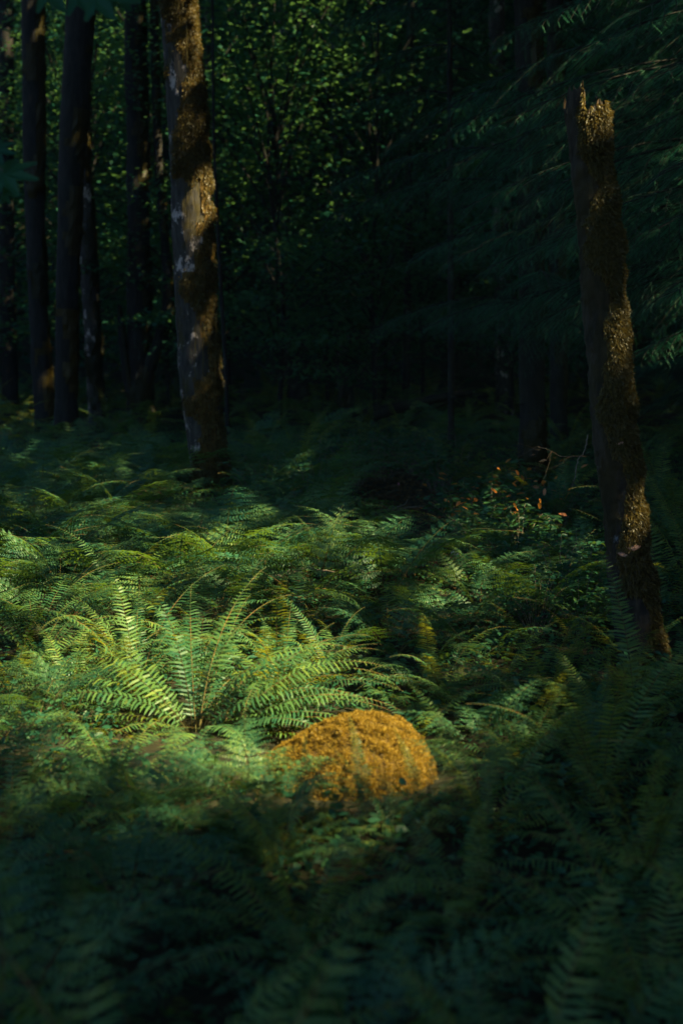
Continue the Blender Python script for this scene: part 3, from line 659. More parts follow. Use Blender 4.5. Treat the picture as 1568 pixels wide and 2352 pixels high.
# ---------------------------------------------------------------- hemlock boughs
def twig_template(n=11, L=.20):
    V = []; F = []
    for q in range(n):
        t = .04 + .94 * q / (n - 1); x = t * L; nl = .026 * (1.05 - .45 * t) * 1.15
        for s in (-1, 1):
            k = len(V); V += [[x - .0022, 0, -.0], [x + .006, s * nl * .5, .001], [x + .011, s * nl, -.003], [x + .003, s * nl * .5, .001]]; F.append([k, k + 1, k + 2, k + 3])
    k = len(V); V += [[0, -.0012, 0], [0, .0012, 0], [L, .0006, -.004], [L, -.0006, -.004]]; F.append([k, k + 1, k + 2, k + 3])
    return np.array(V), np.array(F)
TW, TWF = twig_template()
def bough(A, base, direc, L, r, nside=18, droop=.9, dens=1.0):
    """one hemlock bough: arching axis, side shoots drooping at the tips, needles on all"""
    n = 16; t = np.linspace(0, 1, n); dh = np.array(direc, float); dh /= np.linalg.norm(dh)
    c = base + dh * (t * L)[:, None] + np.array([0, 0, 1]) * (.22 * L * t - droop * .42 * L * t ** 2)[:, None]
    A.tube(c, np.linspace(.012 * L ** .5, .002, n), 4, 1)
    side = np.cross(dh, [0, 0, 1]); side /= np.linalg.norm(side)
    for q in range(nside):
        u = .12 + .86 * q / nside; b = np.array([np.interp(u, t, c[:, k]) for k in range(3)])
        for s in (-1, 1):
            ll = L * .40 * (1.08 - u) ** .8 * r.uniform(.75, 1.15) + .08
            d = side * s + dh * (.7 + .3 * u) + [0, 0, r.normal(-.05, .1)]; d /= np.linalg.norm(d)
            m = max(3, int(ll / .045 * dens)); tt = np.linspace(.05, 1, m)
            cc = b + d * (tt * ll)[:, None] + np.array([0, 0, -1]) * (.55 * ll * tt ** 1.8)[:, None]
            A.tube(np.concatenate([[b], cc[[m // 2, -1]]]), [.005, .0035, .0015], 3, 1)
            sd2 = np.cross(d, [0, 0, 1]); sd2 /= np.linalg.norm(sd2)
            for s2 in (-1, 1):
                dd = sd2 * s2 + d * r.uniform(.8, 1.1, m)[:, None] + np.array([0, 0, -1]) * (r.uniform(.3, 1.3, m) + .5 * tt)[:, None]
                S = r.uniform(.4, 1.15, m) * (.5 + .5 * (1 - tt)) * (r.random(m) > .12)
                A.inst(TW, TWF, frames(dd, r.normal(0, .2, (m, 3)) + [0, 0, 1]) * S[:, None, None], cc)
def hemlock_crown(root, boughs, seed, bare=0):
    r = np.random.default_rng(seed); A = Acc()
    for (b, d, L) in boughs: bough(A, np.array(b, float), d, L, r)
    for q in range(bare):
        z = r.uniform(.8, 5.5); a_ = r.uniform(0, 6.283); L = r.uniform(.4, 1.3); t = np.linspace(0, 1, 7)[:, None]
        c = np.array([root.location[0], root.location[1], z]) + np.array([math.cos(a_), math.sin(a_), r.uniform(-.3, .15)]) * t * L + r.normal(0, .02, (7, 3)).cumsum(0)
        A.tube(c, np.linspace(.006, .0015, 7), 3, 1)
    inv(root, A); link('crown', A.mesh('hemlock_crown', [M['needle'], M['bark_dark']]), root)
rb = np.random.default_rng(5)
gx_, gy_ = TR['G'][1][0][0], 15.0
bg_ = []
for q in range(24):
    a_ = rb.uniform(math.pi * .75, math.pi * 1.9); z = rb.uniform(1.7, 6.2)
    bg_.append(((gx_, gy_, z), (math.cos(a_), math.sin(a_) * .8, 0), rb.uniform(1.3, 2.4)))
for q in range(8):
    a_ = rb.uniform(-.4, .6); bg_.append(((gx_, gy_, rb.uniform(2, 6)), (math.cos(a_), math.sin(a_), 0), rb.uniform(1.2, 2.0)))
hemlock_crown(TR['G'][0], bg_, 301, 14)
bh = []
for q in range(16):
    a_ = rb.uniform(0, 6.283); bh.append(((TR['H'][1][0][0], 17, rb.uniform(2.6, 6.5)), (math.cos(a_), math.sin(a_), 0), rb.uniform(.8, 1.7)))
hemlock_crown(TR['H'][0], bh, 302, 46)
# the big hemlock just out of frame on the right whose boughs hang behind the snag
hx, hy = 3.6, 10.6
hm = empty('hemlock', (hx, hy, gz(hx, hy)), 'big hemlock beyond the right edge whose dark boughs hang behind the snag', 'tree')
A, *_ = trunk_acc([(0, 0, -.2), (.05, 0, 4), (0, .1, 9), (0, 0, 15)], [.28, .24, .17, .04], 22, 90, .06, 5, .2); link('trunk', A.mesh('hemlock_trunk', [M['bark_dark']], True), hm)
bb = []
for (px, py, Y, dz) in ((1010, 330, 10.6, .3), (1060, 500, 10.2, .3), (1130, 420, 10.9, .3), (1020, 620, 11.2, .2), (1180, 620, 10.3, .3), (1250, 330, 10.8, .3), (1120, 120, 10.8, .3), (1240, 60, 10.2, .3), (1330, 140, 9.6, .3),
                        (1430, 60, 9.4, .2), (1500, 200, 9.2, .2), (1450, 330, 9.8, .2), (1530, 420, 9.2, .2), (1480, 560, 9.6, .2), (1530, 700, 9.4, .2), (1200, 760, 11.2, .1), (1290, 700, 11.4, .1), (1460, 820, 10.2, .1), (1340, 20, 11, .3), (1380, 480, 11.5, .2), (1080, 760, 12, .1), (985, 420, 11, .2), (1040, 560, 11.3, .2), (1150, 300, 9.8, .2), (1200, 480, 9.8, .2), (1100, 640, 10.4, .2), (1260, 560, 9.6, .1), (1180, 380, 11.6, .2), (960, 300, 12, .2)):
    tip = at(px, py, Y); b = np.array([hx, hy, tip[2] + rb.uniform(.1, .4)]); v = tip - b; L = math.hypot(v[0], v[1])
    dh = np.array([v[0], v[1], 0]) / L
    # the bough's tip falls by .158 L below its root
    b[2] = tip[2] + .158 * L + dz * .2
    bb.append((b, dh, L))
hemlock_crown(hm, bb, 303, 10)
bs = []
hx2, hy2 = 5.6, 19.0
hm2 = empty('hemlock', (hx2, hy2, gz(hx2, hy2)), 'hemlock in the darkest shade at the right edge behind all boughs', 'tree')
A, *_ = trunk_acc([(0, 0, -.2), (.05, 0, 4), (0, .1, 9), (0, 0, 15)], [.24, .2, .15, .04], 16, 60, .06, 6, .2); link('trunk', A.mesh('hemlock_trunk', [M['bark_dark']], True), hm2)
for q in range(34):
    a_ = rb.uniform(math.pi * .6, math.pi * 1.6); bs.append(((hx2, hy2, rb.uniform(.8, 8)), (math.cos(a_), math.sin(a_), 0), rb.uniform(1.8, 3.2)))
hemlock_crown(hm2, bs, 304, 5)

# ---------------------------------------------------------------- moss mound
rx, ry = at(822, 1700, 5.15)[0], 5.2
rock = empty('mossy_rock', (rx, ry, gz(rx, ry)), 'rounded rock covered in bright golden moss in the middle of the ferns', 'rock')
nu, nv = 60, 36
th = np.arange(nu) / nu * 2 * math.pi; ph = np.linspace(0, math.pi * .62, nv)
TH, PH = np.meshgrid(th, ph, indexing='ij')
d = np.stack([np.cos(TH) * np.sin(PH), np.sin(TH) * np.sin(PH), np.cos(PH)], -1)
topz = at(800, 1650, 5.2)[2] - gz(rx, ry)
Hh = topz + .12
pw = np.sign(d) * np.abs(d) ** np.array([.95, .95, .80])
Vr = pw * [.28, .29, Hh] - [0, 0, .12]
Vr[..., 0] += .035 * np.clip(Vr[..., 2] / .25, 0, 1)
Vr[..., 0] -= .22 * np.clip(.22 - Vr[..., 2], 0, .4) / .3 * (d[..., 0] < 0) * np.abs(d[..., 0])      # longer flank to the left
Vr *= (1 + .04 * vnoise(Vr.reshape(-1, 3), 5, 12, 3).reshape(nu, nv))[..., None]
i = np.arange(nu)[:, None]; j = np.arange(nv - 1)[None]; i2 = (i + 1) % nu
Fr = np.stack([i * nv + j, i * nv + j + 1, i2 * nv + j + 1, i2 * nv + j], -1).reshape(-1, 4)
A = Acc(); A.add(Vr.reshape(-1, 3) * .97, Fr); link('stone', A.mesh('stone', [M['stone']], True), rock)
A = Acc(); A.add(Vr.reshape(-1, 3), Fr, 1)
cnt = 20000
ii = rng.integers(0, nu, cnt); uu = rng.random(cnt); jj = np.minimum((np.arccos(1 - rng.random(cnt) * (1 - math.cos(math.pi * .6))) / (math.pi * .62) * (nv - 1)), nv - 2).astype(int)
vv = rng.random(cnt)[:, None]; uu = uu[:, None]
pp = (Vr[ii, jj] * (1 - uu) + Vr[(ii + 1) % nu, jj] * uu) * (1 - vv) + (Vr[ii, jj + 1] * (1 - uu) + Vr[(ii + 1) % nu, jj + 1] * uu) * vv
nn = pp / np.array([.345, .33, Hh]) ** 2; nn /= np.linalg.norm(nn, axis=1)[:, None]
clump = vnoise(pp, 34, 4, 2) * 1.6
for q in range(7):      # each point carries a little star of blades
    dd = nn + rng.normal(0, .75, (cnt, 3)); ll = (.0105 + .0045 * clump).clip(.004) * rng.uniform(.6, 1.4, cnt)
    S = np.stack([ll, ll * .24, ll], 1)
    A.inst(BLADE, BLADE_F, frames(dd, nn + rng.normal(0, .4, (cnt, 3))) * S[:, None, :], pp + nn * (.006 + .010 * clump)[:, None], 0)
link('moss', A.mesh('rock_moss', [M['moss_gold'], M['moss_bed']]), rock)

# ---------------------------------------------------------------- ferns
def wx(px, Y): return (px - 784) / FPX * Y
# hero sword fern and its neighbours
r0 = random.Random(31)
fern_plant(LF, wx(385, 13.3), 13.3, 10, .95, 'tall feathery fern standing right at the foot of the thick alder', rnd=r0)
fern_plant(LF, wx(250, 12.6), 12.6, 10, 1.0, 'tall feathery fern left of the foot of the thick alder', rnd=r0)
fern_plant(LF, wx(850, 9.6), 9.6, 9, .8, 'bright feathery fern catching the sun at the near end of the path', rnd=r0)
for px, Y, s in ((250, 5.0, .5), (400, 5.05, .42), (520, 5.0, .4), (90, 5.3, .5), (300, 4.7, .5), (40, 5.0, .55), (160, 4.6, .5), (330, 4.5, .45), (60, 5.9, .6), (480, 4.5, .42), (150, 6.4, .6), (10, 6.5, .7), (560, 4.35, .45)):
    fern_plant(SW if px % 20 else LF, wx(px, Y), Y, 12, s, 'low fern in half shade left of the golden rock', 'half-shaded low ferns left of the rock', rnd=r0)
def hand_fern(px, Y, fr, label, kind=SW, name='sword_fern', sc=1.0):
    x = wx(px, Y); root = empty(name, (x, Y, gz(x, Y) - .01), label, 'fern', None, 0, sc)
    for k, azd, lift, s_ in fr: link('frond', kind[k], root, (.02 * math.cos(R(azd)), .02 * math.sin(R(azd)), 0), (R(r0.uniform(-18, 18)), -R(lift + r0.uniform(-4, 4)), R(azd)), s_)
hand_fern(440, 5.85, [(1, 0, 8, 1.0), (2, 12, 0, .98), (1, 25, 6, .95), (0, 40, 2, .92), (4, 60, -6, .9), (0, 78, 2, .92), (4, 92, -8, .85), (0, 108, 0, .9), (4, 124, -8, .9), (1, 140, 4, .95), (1, 155, 4, .98), (2, 168, 4, .98), (2, 182, 0, .95),
    (3, 196, 0, .9), (2, -12, 2, .95), (3, -25, 0, .85), (2, -60, -4, .7), (3, -100, -8, .62), (2, -140, -6, .7), (1, 50, -14, .9), (1, 70, -20, .95), (1, 100, -18, .9), (1, 130, -16, .95), (5, 5, -4, .9), (5, 175, -6, .9)],
    'large sunlit sword fern with upright fronds fanning out in the bright patch')
hand_fern(500, 5.75, [(1, 0, 0, .95), (2, 8, 6, 1.0), (2, -6, 2, .95), (3, 3, 8, 1.0), (1, 16, 2, .95), (0, 28, -6, .9), (3, -14, 4, .9), (5, -22, 0, .85), (2, -35, -6, .75), (3, -70, -8, .55), (2, 45, -4, .85), (1, 65, -8, .8), (5, 10, -4, .9), (3, -120, -8, .5)],
    'sunlit sword fern sweeping its long fronds right towards the golden rock')
fern_plant(HERO, wx(240, 5.2), 5.2, 18, .62, 'half-shaded sword fern left below the large sunlit one', az=2.6, spread=2.4, rnd=r0)
fern_plant(SW, wx(640, 6.2), 6.2, 18, .75, 'sword fern behind and right of the large sunlit one', az=.8, spread=2.8, rnd=r0)
fern_plant(SW, wx(300, 6.4), 6.4, 20, .75, 'sunlit sword fern behind and left of the large one', rnd=r0)
hand_fern(850, 4.62, [(4, 100, 8, .50), (4, 150, 0, .40), (1, 40, 5, .42), (0, 200, 0, .36), (2, -30, 0, .4), (2, -110, 0, .35), (1, 120, -10, .40)], 'small sword fern standing upright right in front of the golden rock', sc=.86)
hand_fern(990, 4.72, [(4, 110, 8, .42), (4, 60, 4, .40), (1, 10, 5, .42), (0, 180, 0, .34), (2, -60, 0, .4), (2, -140, 0, .38)], 'small sword fern at the right foot of the golden rock', sc=.84)
rf = random.Random(5)
fern_plant(SW, wx(745, 4.55), 4.55, 9, .44, 'small sword fern before the left half of the golden rock', rnd=rf, tilt=-.12)
fern_plant(SW, wx(905, 4.5), 4.5, 9, .46, 'small sword fern before the right half of the golden rock', rnd=rf, tilt=-.12)
fern_plant(LF, wx(640, 4.75), 4.72, 7, .42, 'low feathery fern at the left foot of the golden rock', az=2.4, spread=2.6, rnd=r0)
fern_plant(SW, wx(1210, 5.2), 5.2, 18, .58, 'sword fern with brown midribs right of the golden rock', az=.3, rnd=r0, extra_dead=1)
fern_plant(SW, wx(1290, 6.1), 6.2, 20, .78, 'sword fern with glinting arched fronds left of the snag foot', rnd=r0)
fern_plant(SW, wx(1480, 6.0), 6.0, 20, .85, 'sword fern rising in front of the snag foot', az=1.5, rnd=r0, extra_dead=1)
fern_plant(SW, wx(1030, 6.2), 6.3, 16, .62, 'dim sword fern between the golden rock and the leafy shrubs', rnd=r0)
fern_plant(LF, wx(960, 6.2), 6.2, 10, .5, 'feathery fern right behind the golden rock', rnd=r0)
fern_plant(SW, wx(1400, 4.9), 4.9, 18, .78, 'shaded sword fern low at the right, below the glinting one', rnd=r0)
fern_plant(SW, wx(1130, 4.5), 4.5, 16, .62, 'shaded sword fern low in front of the one with brown midribs', rnd=r0)
fern_plant(SW, wx(690, 15.6), 16, 24, 1.1, 'tall upright sword fern in shade right of the thick alder', rnd=r0)
fern_plant(SW, wx(600, 17), 17, 20, 1.0, 'sword fern close behind the thick alder', rnd=r0)
fern_plant(SW, wx(1270, 12), 12, 20, 1.0, 'arching sword fern in shade left of the snag', az=2.6, rnd=r0)
fern_plant(SW, wx(1100, 15), 15, 18, 1.0, 'dim sword fern at the back of the path', rnd=r0)
for k_, (px, Y) in enumerate(((1540, 8.2), (1590, 9.4), (1560, 10.8), (1520, 12.5))):
    fern_plant(SW, wx(px, Y), Y, 16, 1.05, ['tall sword fern at the right edge, just behind the snag', 'second sword fern at the right edge behind the snag', 'third sword fern back along the right edge', 'farthest sword fern along the right edge, among withered fronds'][k_],
               'sword ferns along the right edge', az=2.8, spread=2.4, rnd=r0, extra_dead=1 + 2 * (k_ == 3))
# foreground, out of focus
FG = [(-.50, 1.55, 1.2), (-.22, 1.75, 1.15), (.05, 1.5, .95), (.38, 1.6, 1.0), (.62, 1.7, 1.1), (-.8, 2.2, 1.3), (.85, 2.3, 1.15), (.35, 2.5, .95), (-.35, 2.6, .95), (-.75, 2.9, .95), (1.1, 3.1, 1.0), (.75, 3.2, .9), (.05, 2.9, .8),
      (-.30, 1.2, .95), (.0, 1.15, .8), (.3, 1.15, .9), (-.1, 3.6, .7), (.35, 3.8, .6), (-.6, 3.8, .62), (-1.05, 4.0, .75), (.9, 4.1, .75), (1.35, 4.2, .85), (-.2, 4.25, .5), (.15, .9, .7), (-.15, .85, .7)]
r1 = random.Random(9)
for k_, (x, y, s) in enumerate(FG):
    fern_plant(SW if k_ % 3 else LF, x, y, 20, s, 'blurred dark fern close to the camera at the bottom of the photo', 'blurred ferns at the bottom', rnd=r1)
# the carpet of feathery ferns
r2 = random.Random(77); pts = []
def scatter(n, fx, dmin):
    got = []
    for _ in range(n * 30):
        if len(got) >= n: break
        x, y = fx()
        if all((x - a_) ** 2 + (y - b_) ** 2 > dmin ** 2 for a_, b_ in pts): pts.append((x, y)); got.append((x, y))
    return got
def left_zone():
    y = r2.uniform(6.9, 15.5); return r2.uniform(-.26 * y - .5, (.0 if y > 9.5 else .05) * y - .02 * (y - 8)), y
for x, y in scatter(150, left_zone, .36):
    if 11.3 < y < 14.6 and abs(x - wx(485, y)) < .42: continue
    if y < 9.2 and r2.random() < .38:
        fern_plant(HERO, x, y, 15, r2.uniform(.62, .85), 'mid-sized sword fern arching among the feathery ferns of the sunlit carpet', 'sword ferns scattered in the sunlit carpet', rnd=r2, az=r2.uniform(0, 6.3)); continue
    lit = y < 12.5
    fern_plant(LF, x, y, 9 if y > 9 else 10, r2.uniform(.9, 1.3) if y > 8.2 else r2.uniform(.75, 1.0) if y > 7.6 else r2.uniform(.6, .85), 'feathery fern in the sunlit carpet left of the path' if lit else 'feathery fern in half shade round the foot of the thick alder',
               'feathery ferns of the sunlit carpet' if lit else 'half-shaded feathery ferns', rnd=r2, az=r2.uniform(0, 6.3), z=gz(x, y), extra_dead=1 if (int(x * 37) % 4 == 0) else 0)
def low_zone():
    y = r2.uniform(4.5, 7.2); return r2.uniform(-.25 * y, .25 * y), y
for x, y in scatter(46, low_zone, .36):
    if ((x - rx) / .55) ** 2 + ((y - ry) / .5) ** 2 < 1 or any((x - wx(a_, b_)) ** 2 + (y - b_) ** 2 < .55 ** 2 for a_, b_ in ((440, 5.85), (560, 5.8), (250, 5.4))): continue
    fern_plant(SW if r2.random() < .65 else LF, x, y, 11, r2.uniform(.45, .66), 'low fern filling the gaps between the sword ferns near the rock', 'low ferns between the sword ferns', rnd=r2, az=r2.uniform(0, 6.3))
def mid_zone():
    y = r2.uniform(6.6, 10.5); return r2.uniform(.02 * y, .20 * y), y
for x, y in scatter(36, mid_zone, .38):
    fern_plant(LF, x, y, 10, r2.uniform(.6, .85), 'dim feathery fern between the path and the snag', 'dim feathery ferns right of the path', rnd=r2, az=r2.uniform(0, 6.3))
JF = [joined_fern(SW, 12, 1), joined_fern(SW, 10, 2), joined_fern(LF, 9, 3), joined_fern(LF, 8, 4)]
def back_zone():
    y = r2.uniform(14.5, 34); return r2.uniform(-.27 * y, .27 * y), y
for x, y in scatter(120, back_zone, .85):
    if abs(x - .4) < .45 and y < 18: continue
    o = link('fern', JF[r2.randrange(4)], None, (x, y, gz(x, y)), (0, 0, r2.uniform(0, 6.3)), r2.uniform(.95, 1.45))
    tag(o, 'dark fern on the shaded forest floor far behind', 'fern', 'dark ferns of the far forest floor')
def side_zone():
    y = r2.uniform(10, 15); return r2.uniform(.14 * y, .27 * y), y
for x, y in scatter(12, side_zone, .7):
    o = link('fern', JF[r2.randrange(4)], None, (x, y, gz(x, y)), (0, 0, r2.uniform(0, 6.3)), r2.uniform(.75, 1.0))
    tag(o, 'dark fern in deep shade behind the snag', 'fern', 'dark ferns behind the snag')

# ---------------------------------------------------------------- leafy shrubs
OV = np.array([[0, 0, 0], [.28, .20, .035], [.62, .24, .03], [1, 0, -.08], [.62, -.24, .03], [.28, -.20, .035], [.45, 0, -.02]])
OV_F = np.array([[0, 1, 6], [1, 2, 6], [2, 3, 6], [3, 4, 6], [4, 5, 6], [5, 0, 6]])
def shrub(seed, n=26, h=.55, rad=.4, size=.075, orange=0, lime=0):
    r = np.random.default_rng(seed); A = Acc()
    for q in range(n):
        a_ = r.uniform(0, 6.283); rr_ = rad * math.sqrt(r.random()); hh = h * r.uniform(.55, 1) * (1 - .4 * (rr_ / rad) ** 2)
        e = np.array([math.cos(a_) * rr_, math.sin(a_) * rr_, hh]); t = np.linspace(0, 1, 7)[:, None]
        c = (1 - t) ** 2 * e * [.2, .2, 0] + 2 * t * (1 - t) * (e * [.5, .5, .9]) + t * t * e
        A.tube(c, np.linspace(.003, .0012, 7), 3, 1)
        m = 11; tt = np.linspace(.35, 1, m); base = np.stack([np.interp(tt, t[:, 0], c[:, k]) for k in range(3)], 1)
        d = np.stack([np.cos(a_ + np.arange(m) * 2.4), np.sin(a_ + np.arange(m) * 2.4), r.normal(-.05, .2, m)], 1)
        mt = 0
        A.inst(OV, OV_F, frames(d, r.normal(0, .3, (m, 3)) + [0, 0, 1]) * (size * r.uniform(.6, 1.15, m))[:, None, None], base)
    def extra(k, mi):
        if not k: return
        a_ = r.uniform(0, 6.283, k); rr_ = rad * np.sqrt(r.random(k)); z = h * (.95 - .35 * (rr_ / rad) ** 2)
        p = np.stack([np.cos(a_) * rr_, np.sin(a_) * rr_, z], 1)
        A.inst(OV, OV_F, frames(r.normal(0, 1, (k, 3)) * [1, 1, .4], r.normal(0, .4, (k, 3)) + [0, -.4, 1]) * (size * r.uniform(.6, 1., k))[:, None, None], p, mi)
    extra(orange, 2); extra(lime, 3)
    return A.mesh('shrub', [M['leaf'], M['twig'], M['leaf_orange'], M['leaf_lime']])
SH = [shrub(1), shrub(2, 30, .5, .45), shrub(3, 22, .6, .35, .065)]
SHO = [shrub(4, 28, .55, .42, .08, 13), shrub(5, 26, .5, .4, .085, 9)]
SHL = [shrub(6, 26, .45, .4, .07, 1, 12)]
def put_shrub(me, px, Y, s, lb, grp):
    x = wx(px, Y); o = link('leafy_shrub', me, None, (x, Y, gz(x, Y)), (0, 0, random.uniform(0, 6.3)), s); tag(o, lb, 'shrub', grp)
for k_, (px, Y, s) in enumerate(((600, 13.2, 1), (660, 12.6, 1.0), (720, 12.9, 1.05), (640, 11.8, .9), (770, 12.4, .8), (700, 11.6, .9), (560, 12.3, .9), (610, 14, 1.1), (730, 14.2, 1.1))):
    put_shrub(SH[k_ % 3], px, Y, s, 'broad-leaved green shrub between the thick alder and the path', 'green shrubs left of the path')
for k_, (px, Y, s) in enumerate(((1060, 12.2, 1), (1130, 12.0, 1.1), (1180, 11.4, 1), (1110, 11.0, .9), (1240, 12.6, 1.1), (1200, 10.6, .95), (1050, 11.4, .8), (1290, 11.6, 1.0))):
    put_shrub(SHO[k_ % 2], px, Y, s, 'dark shrub dotted with orange leaves right of the path', 'orange-dotted shrubs right of the path')
for k_, (px, Y, s) in enumerate(((1250, 9.6, .8), (1330, 9.0, .9), (1290, 8.3, .8), (1370, 8.3, .8), (1180, 9.2, .7), (1240, 7.6, .7), (1340, 7.6, .7), (1100, 9.0, .55), (1160, 8.2, .6))):
    put_shrub(SH[k_ % 3], px, Y, s, 'dim leafy shrub on the slope left of the snag', 'dim shrubs left of the snag')
put_shrub(SHL[0], 590, 9.2, .8, 'low shrub with yellow-lime leaves in the middle of the lit ferns', None)
for k_, (px, Y) in enumerate(((880, 16), (960, 16.5), (820, 15.4), (1010, 14.5), (930, 18), (860, 18.6), (780, 17.5), (1050, 17))):
    put_shrub(SH[k_ % 3], px, Y, 1.1, 'shrub lost in shade at the dark end of the path', 'shaded shrubs at the end of the path')

# ---------------------------------------------------------------- low green cover that nobody could count
GC = 100000
y = 2 + 22 * rng.random(GC) ** .8; x = (rng.random(GC) * 2 - 1) * (.28 * y + .6)
pathd = np.abs(x - (.55 - .03 * (y - 12))); k = ~((pathd < .42) & (y > 9.3) & (y < 17)) & (((x + .6) / .3) ** 2 + ((y - 5.6) / .35) ** 2 > 1) & (((x - rx) / .5) ** 2 + ((y - ry) / .5) ** 2 > 1); x, y = x[k], y[k]; GC = len(x)
p = np.stack([x, y, ground_z(x, y) + rng.uniform(.015, .14, GC) * np.clip(y / 4.5 - .2, .2, 1)], 1)
A = Acc(); A.inst(OV, OV_F, frames(rng.normal(0, 1, (GC, 3)) * [1, 1, .35], rng.normal(0, .35, (GC, 3)) + [0, 0, 1]) * rng.uniform(.025, .05, GC)[:, None, None], p)
tag(link('undergrowth', A.mesh('undergrowth', [M['leaf']])), 'low green leaves filling the floor between the ferns', None, kind='stuff')
LT = 9000
x = rng.normal(.5, .7, LT); y = rng.uniform(9, 20, LT); p = np.stack([x, y, ground_z(x, y) + rng.uniform(.004, .03, LT)], 1)
A = Acc(); A.inst(OV, OV_F, frames(rng.normal(0, 1, (LT, 3)) * [1, 1, .1], rng.normal(0, .25, (LT, 3)) + [0, 0, 1]) * rng.uniform(.03, .07, LT)[:, None, None], p)
tag(link('leaf_litter', A.mesh('leaf_litter', [M['litter']])), 'brown fallen leaves on the bare path', None, kind='stuff')

# ---------------------------------------------------------------- fallen and dead branches, straw, blossoms
def branch(name, pts, r0_, mat, label, cat, subs=()):
    P = np.array([at(*q) for q in pts]); seg = np.linspace(0, 1, len(P)); t = np.linspace(0, 1, 40)
    C = np.stack([np.interp(t, seg, P[:, k]) for k in range(3)], 1) + rng.normal(0, .003, (40, 3)).cumsum(0)
    A = Acc(); A.tube(C, np.linspace(r0_, r0_ * .4, 40), 6)
    for u, dx, dz, L in subs:
        b = np.array([np.interp(u, t, C[:, k]) for k in range(3)]); s = np.linspace(0, 1, 10)[:, None]
        A.tube(b + s * L * np.array([dx, -.2, dz]) + rng.normal(0, .006, (10, 3)).cumsum(0), np.linspace(r0_ * .5, r0_ * .2, 10), 4)
    o = C[0].copy(); A.v = [v - o for v in A.v]
    return tag(link(name, A.mesh(name, [mat], True), None, o), label, cat)
branch('fallen_branch', [(1038, 1268, 9.5), (1100, 1288, 9.4), (1160, 1303, 9.3), (1224, 1322, 9.2)], .013, M['pale_wood'], 'pale fallen branch lying right of the path', 'branch')
branch('dead_branch', [(1345, 1048, 8.6), (1290, 1042, 8.8), (1240, 1030, 9), (1192, 1052, 9.1)], .0035, M['deadwood'], 'bare forked grey branch sticking out left of the snag', 'branch',
       ((.2, -.9, -.35, .25), (.45, -.7, -.7, .22), (.6, -.9, .4, .18), (.5, -.3, -1, .25)))
branch('dead_stick', [(1352, 1000, 7.2), (1345, 1040, 7.2), (1330, 1080, 7.2), (1322, 1120, 7.2)], .004, M['twig'], 'thin upright stick leaning against the left side of the snag', 'stick')
branch('fallen_branch', [(560, 1335, 8.6), (640, 1328, 8.7), (700, 1310, 8.8), (760, 1318, 8.9)], .012, M['twig'], 'brown fallen branch among the lit ferns left of the path', 'branch', ((.4, .3, .5, .2), (.7, .4, .3, .18)))
branch('fallen_branch', [(860, 1180, 12.4), (900, 1172, 12.6), (960, 1166, 12.8), (1010, 1170, 13)], .014, M['twig'], 'dark fallen branch lying across the bare path', 'branch', ((.3, .4, .3, .3),))
branch('grass_stalk', [(130, 1735, 5.0), (170, 1745, 5.0), (210, 1752, 5.0), (235, 1768, 5.0)], .0025, M['straw'], 'pale dry stalk lying at the left, below the lit ferns', 'stalk')
branch('fallen_log', [(820, 962, 22), (900, 940, 22.5), (1000, 918, 23), (1080, 905, 23.5)], .13, M['bark_dark'], 'dark fallen log lying far back across the forest floor', 'log')
for k_, (px, py, Y) in enumerate(((762, 1186, 11.6), (745, 1198, 11.6), (700, 1190, 11.8), (915, 1112, 13))):
    A = Acc(); m = 7; A.inst(OV, OV_F, frames(rng.normal(0, 1, (m, 3))) * .02, np.zeros((m, 3)))
    c = at(px, py, Y)
    A.tube(np.array([[0, 0, 0], [.01, .0, -.15], [0, .02, -.32]]), [.001, .0012, .0015], 3, 1)
    tag(link('blossom', A.mesh('blossom', [M['blossom'], M['rachis']]), None, c), ['pink blossom above the green shrubs, second from the right', 'pink blossom low among the green shrubs', 'pink blossom leftmost above the green shrubs', 'tiny pale blossom in the shade by the path'][k_], 'blossom', 'blossoms in the shrubs')

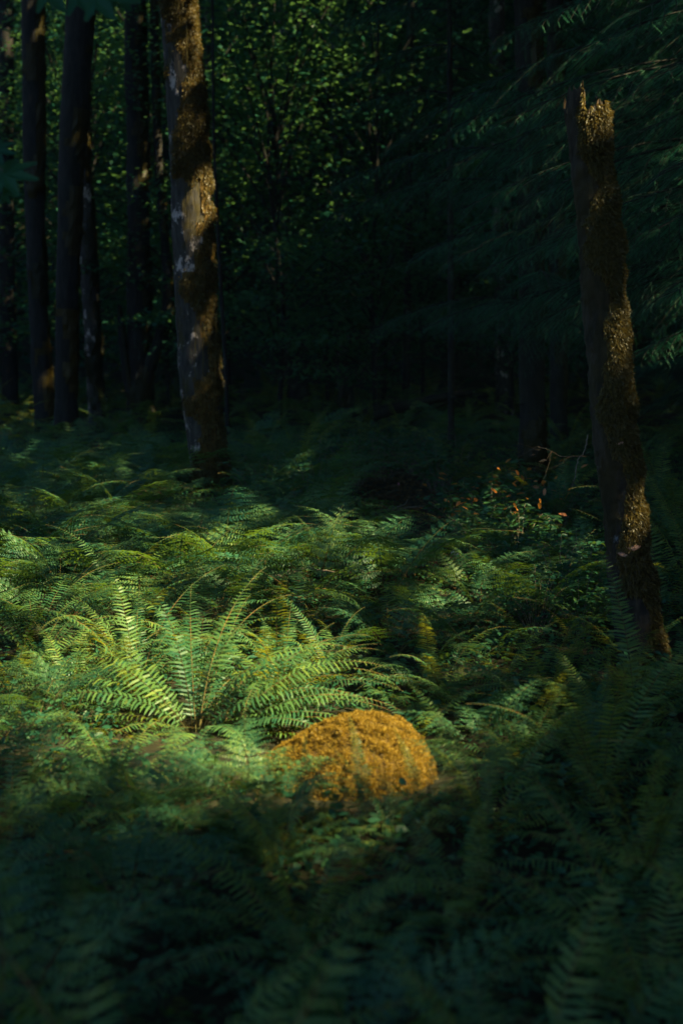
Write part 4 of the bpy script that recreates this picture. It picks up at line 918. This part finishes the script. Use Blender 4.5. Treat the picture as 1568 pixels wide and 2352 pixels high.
# maple at the left whose leaves hang into the top left corner
mt = empty('big_leaf_maple', (-1.75, 4.7, gz(-1.75, 4.7)), 'maple just beyond the left edge whose leaves hang into the corner', 'tree')
A, *_ = trunk_acc([(-1.75, 4.7, -.1), (-1.7, 4.7, 1.5), (-1.6, 4.65, 2.6), (-1.5, 4.6, 3.6)], [.03, .025, .02, .01], 10, 30, .05, 3); inv(mt, A); link('trunk', A.mesh('stem', [M['bark_dark']], True), mt)
A = Acc()
for px, py, Y, s, dx in ((10, 345, 4.5, .07, 1), (45, 400, 4.5, .10, 1), (5, 398, 4.6, .09, 1), (215, -14, 4.5, .11, 1), (262, -8, 4.4, .12, 1), (300, -14, 4.5, .09, 1), (150, -25, 4.6, .12, 1), (25, 445, 4.6, .05, 1)):
    c = at(px, py, Y); b = np.array([-1.6, 4.65, c[2] + .25]); t = np.linspace(0, 1, 8)[:, None]
    A.tube((1 - t) * b + t * (c - [s * .5, 0, -.01]) + np.array([0, 0, .08]) * np.sin(t * math.pi), np.linspace(.004, .0015, 8), 4, 1)
    A.inst(ML, MLF, frames(np.array([[dx, -.3, -.10]]), np.array([[.1, -.75, .6]])) * s * 1.15, (c - [s * .5, 0, 0])[None])
inv(mt, A); link('foliage', A.mesh('maple_foliage', [M['maple'], M['twig']]), mt)

# ---------------------------------------------------------------- teal haze added to lift the dark tones
me = bpy.data.meshes.new('haze')
x0, x1, y0, y1, z0, z1 = -95, 95, -65, 155, -1.5, 62
vs_ = [(x, y, z) for x in (x0, x1) for y in (y0, y1) for z in (z0, z1)]
me.from_pydata(vs_, [], [(0, 1, 3, 2), (4, 6, 7, 5), (0, 4, 5, 1), (2, 3, 7, 6), (0, 2, 6, 4), (1, 5, 7, 3)])
m, n, out = newmat('teal_haze'); pv = n.nodes.new('ShaderNodeVolumePrincipled')
pv.inputs['Density'].default_value = .0005; pv.inputs['Color'].default_value = (.35, .85, 1.0, 1); pv.inputs['Anisotropy'].default_value = .2
n.links.new(pv.outputs[0], out.inputs['Volume']); me.materials.append(m)
tag(link('haze', me), 'faint teal haze added to lift the shadows', None, kind='stuff')
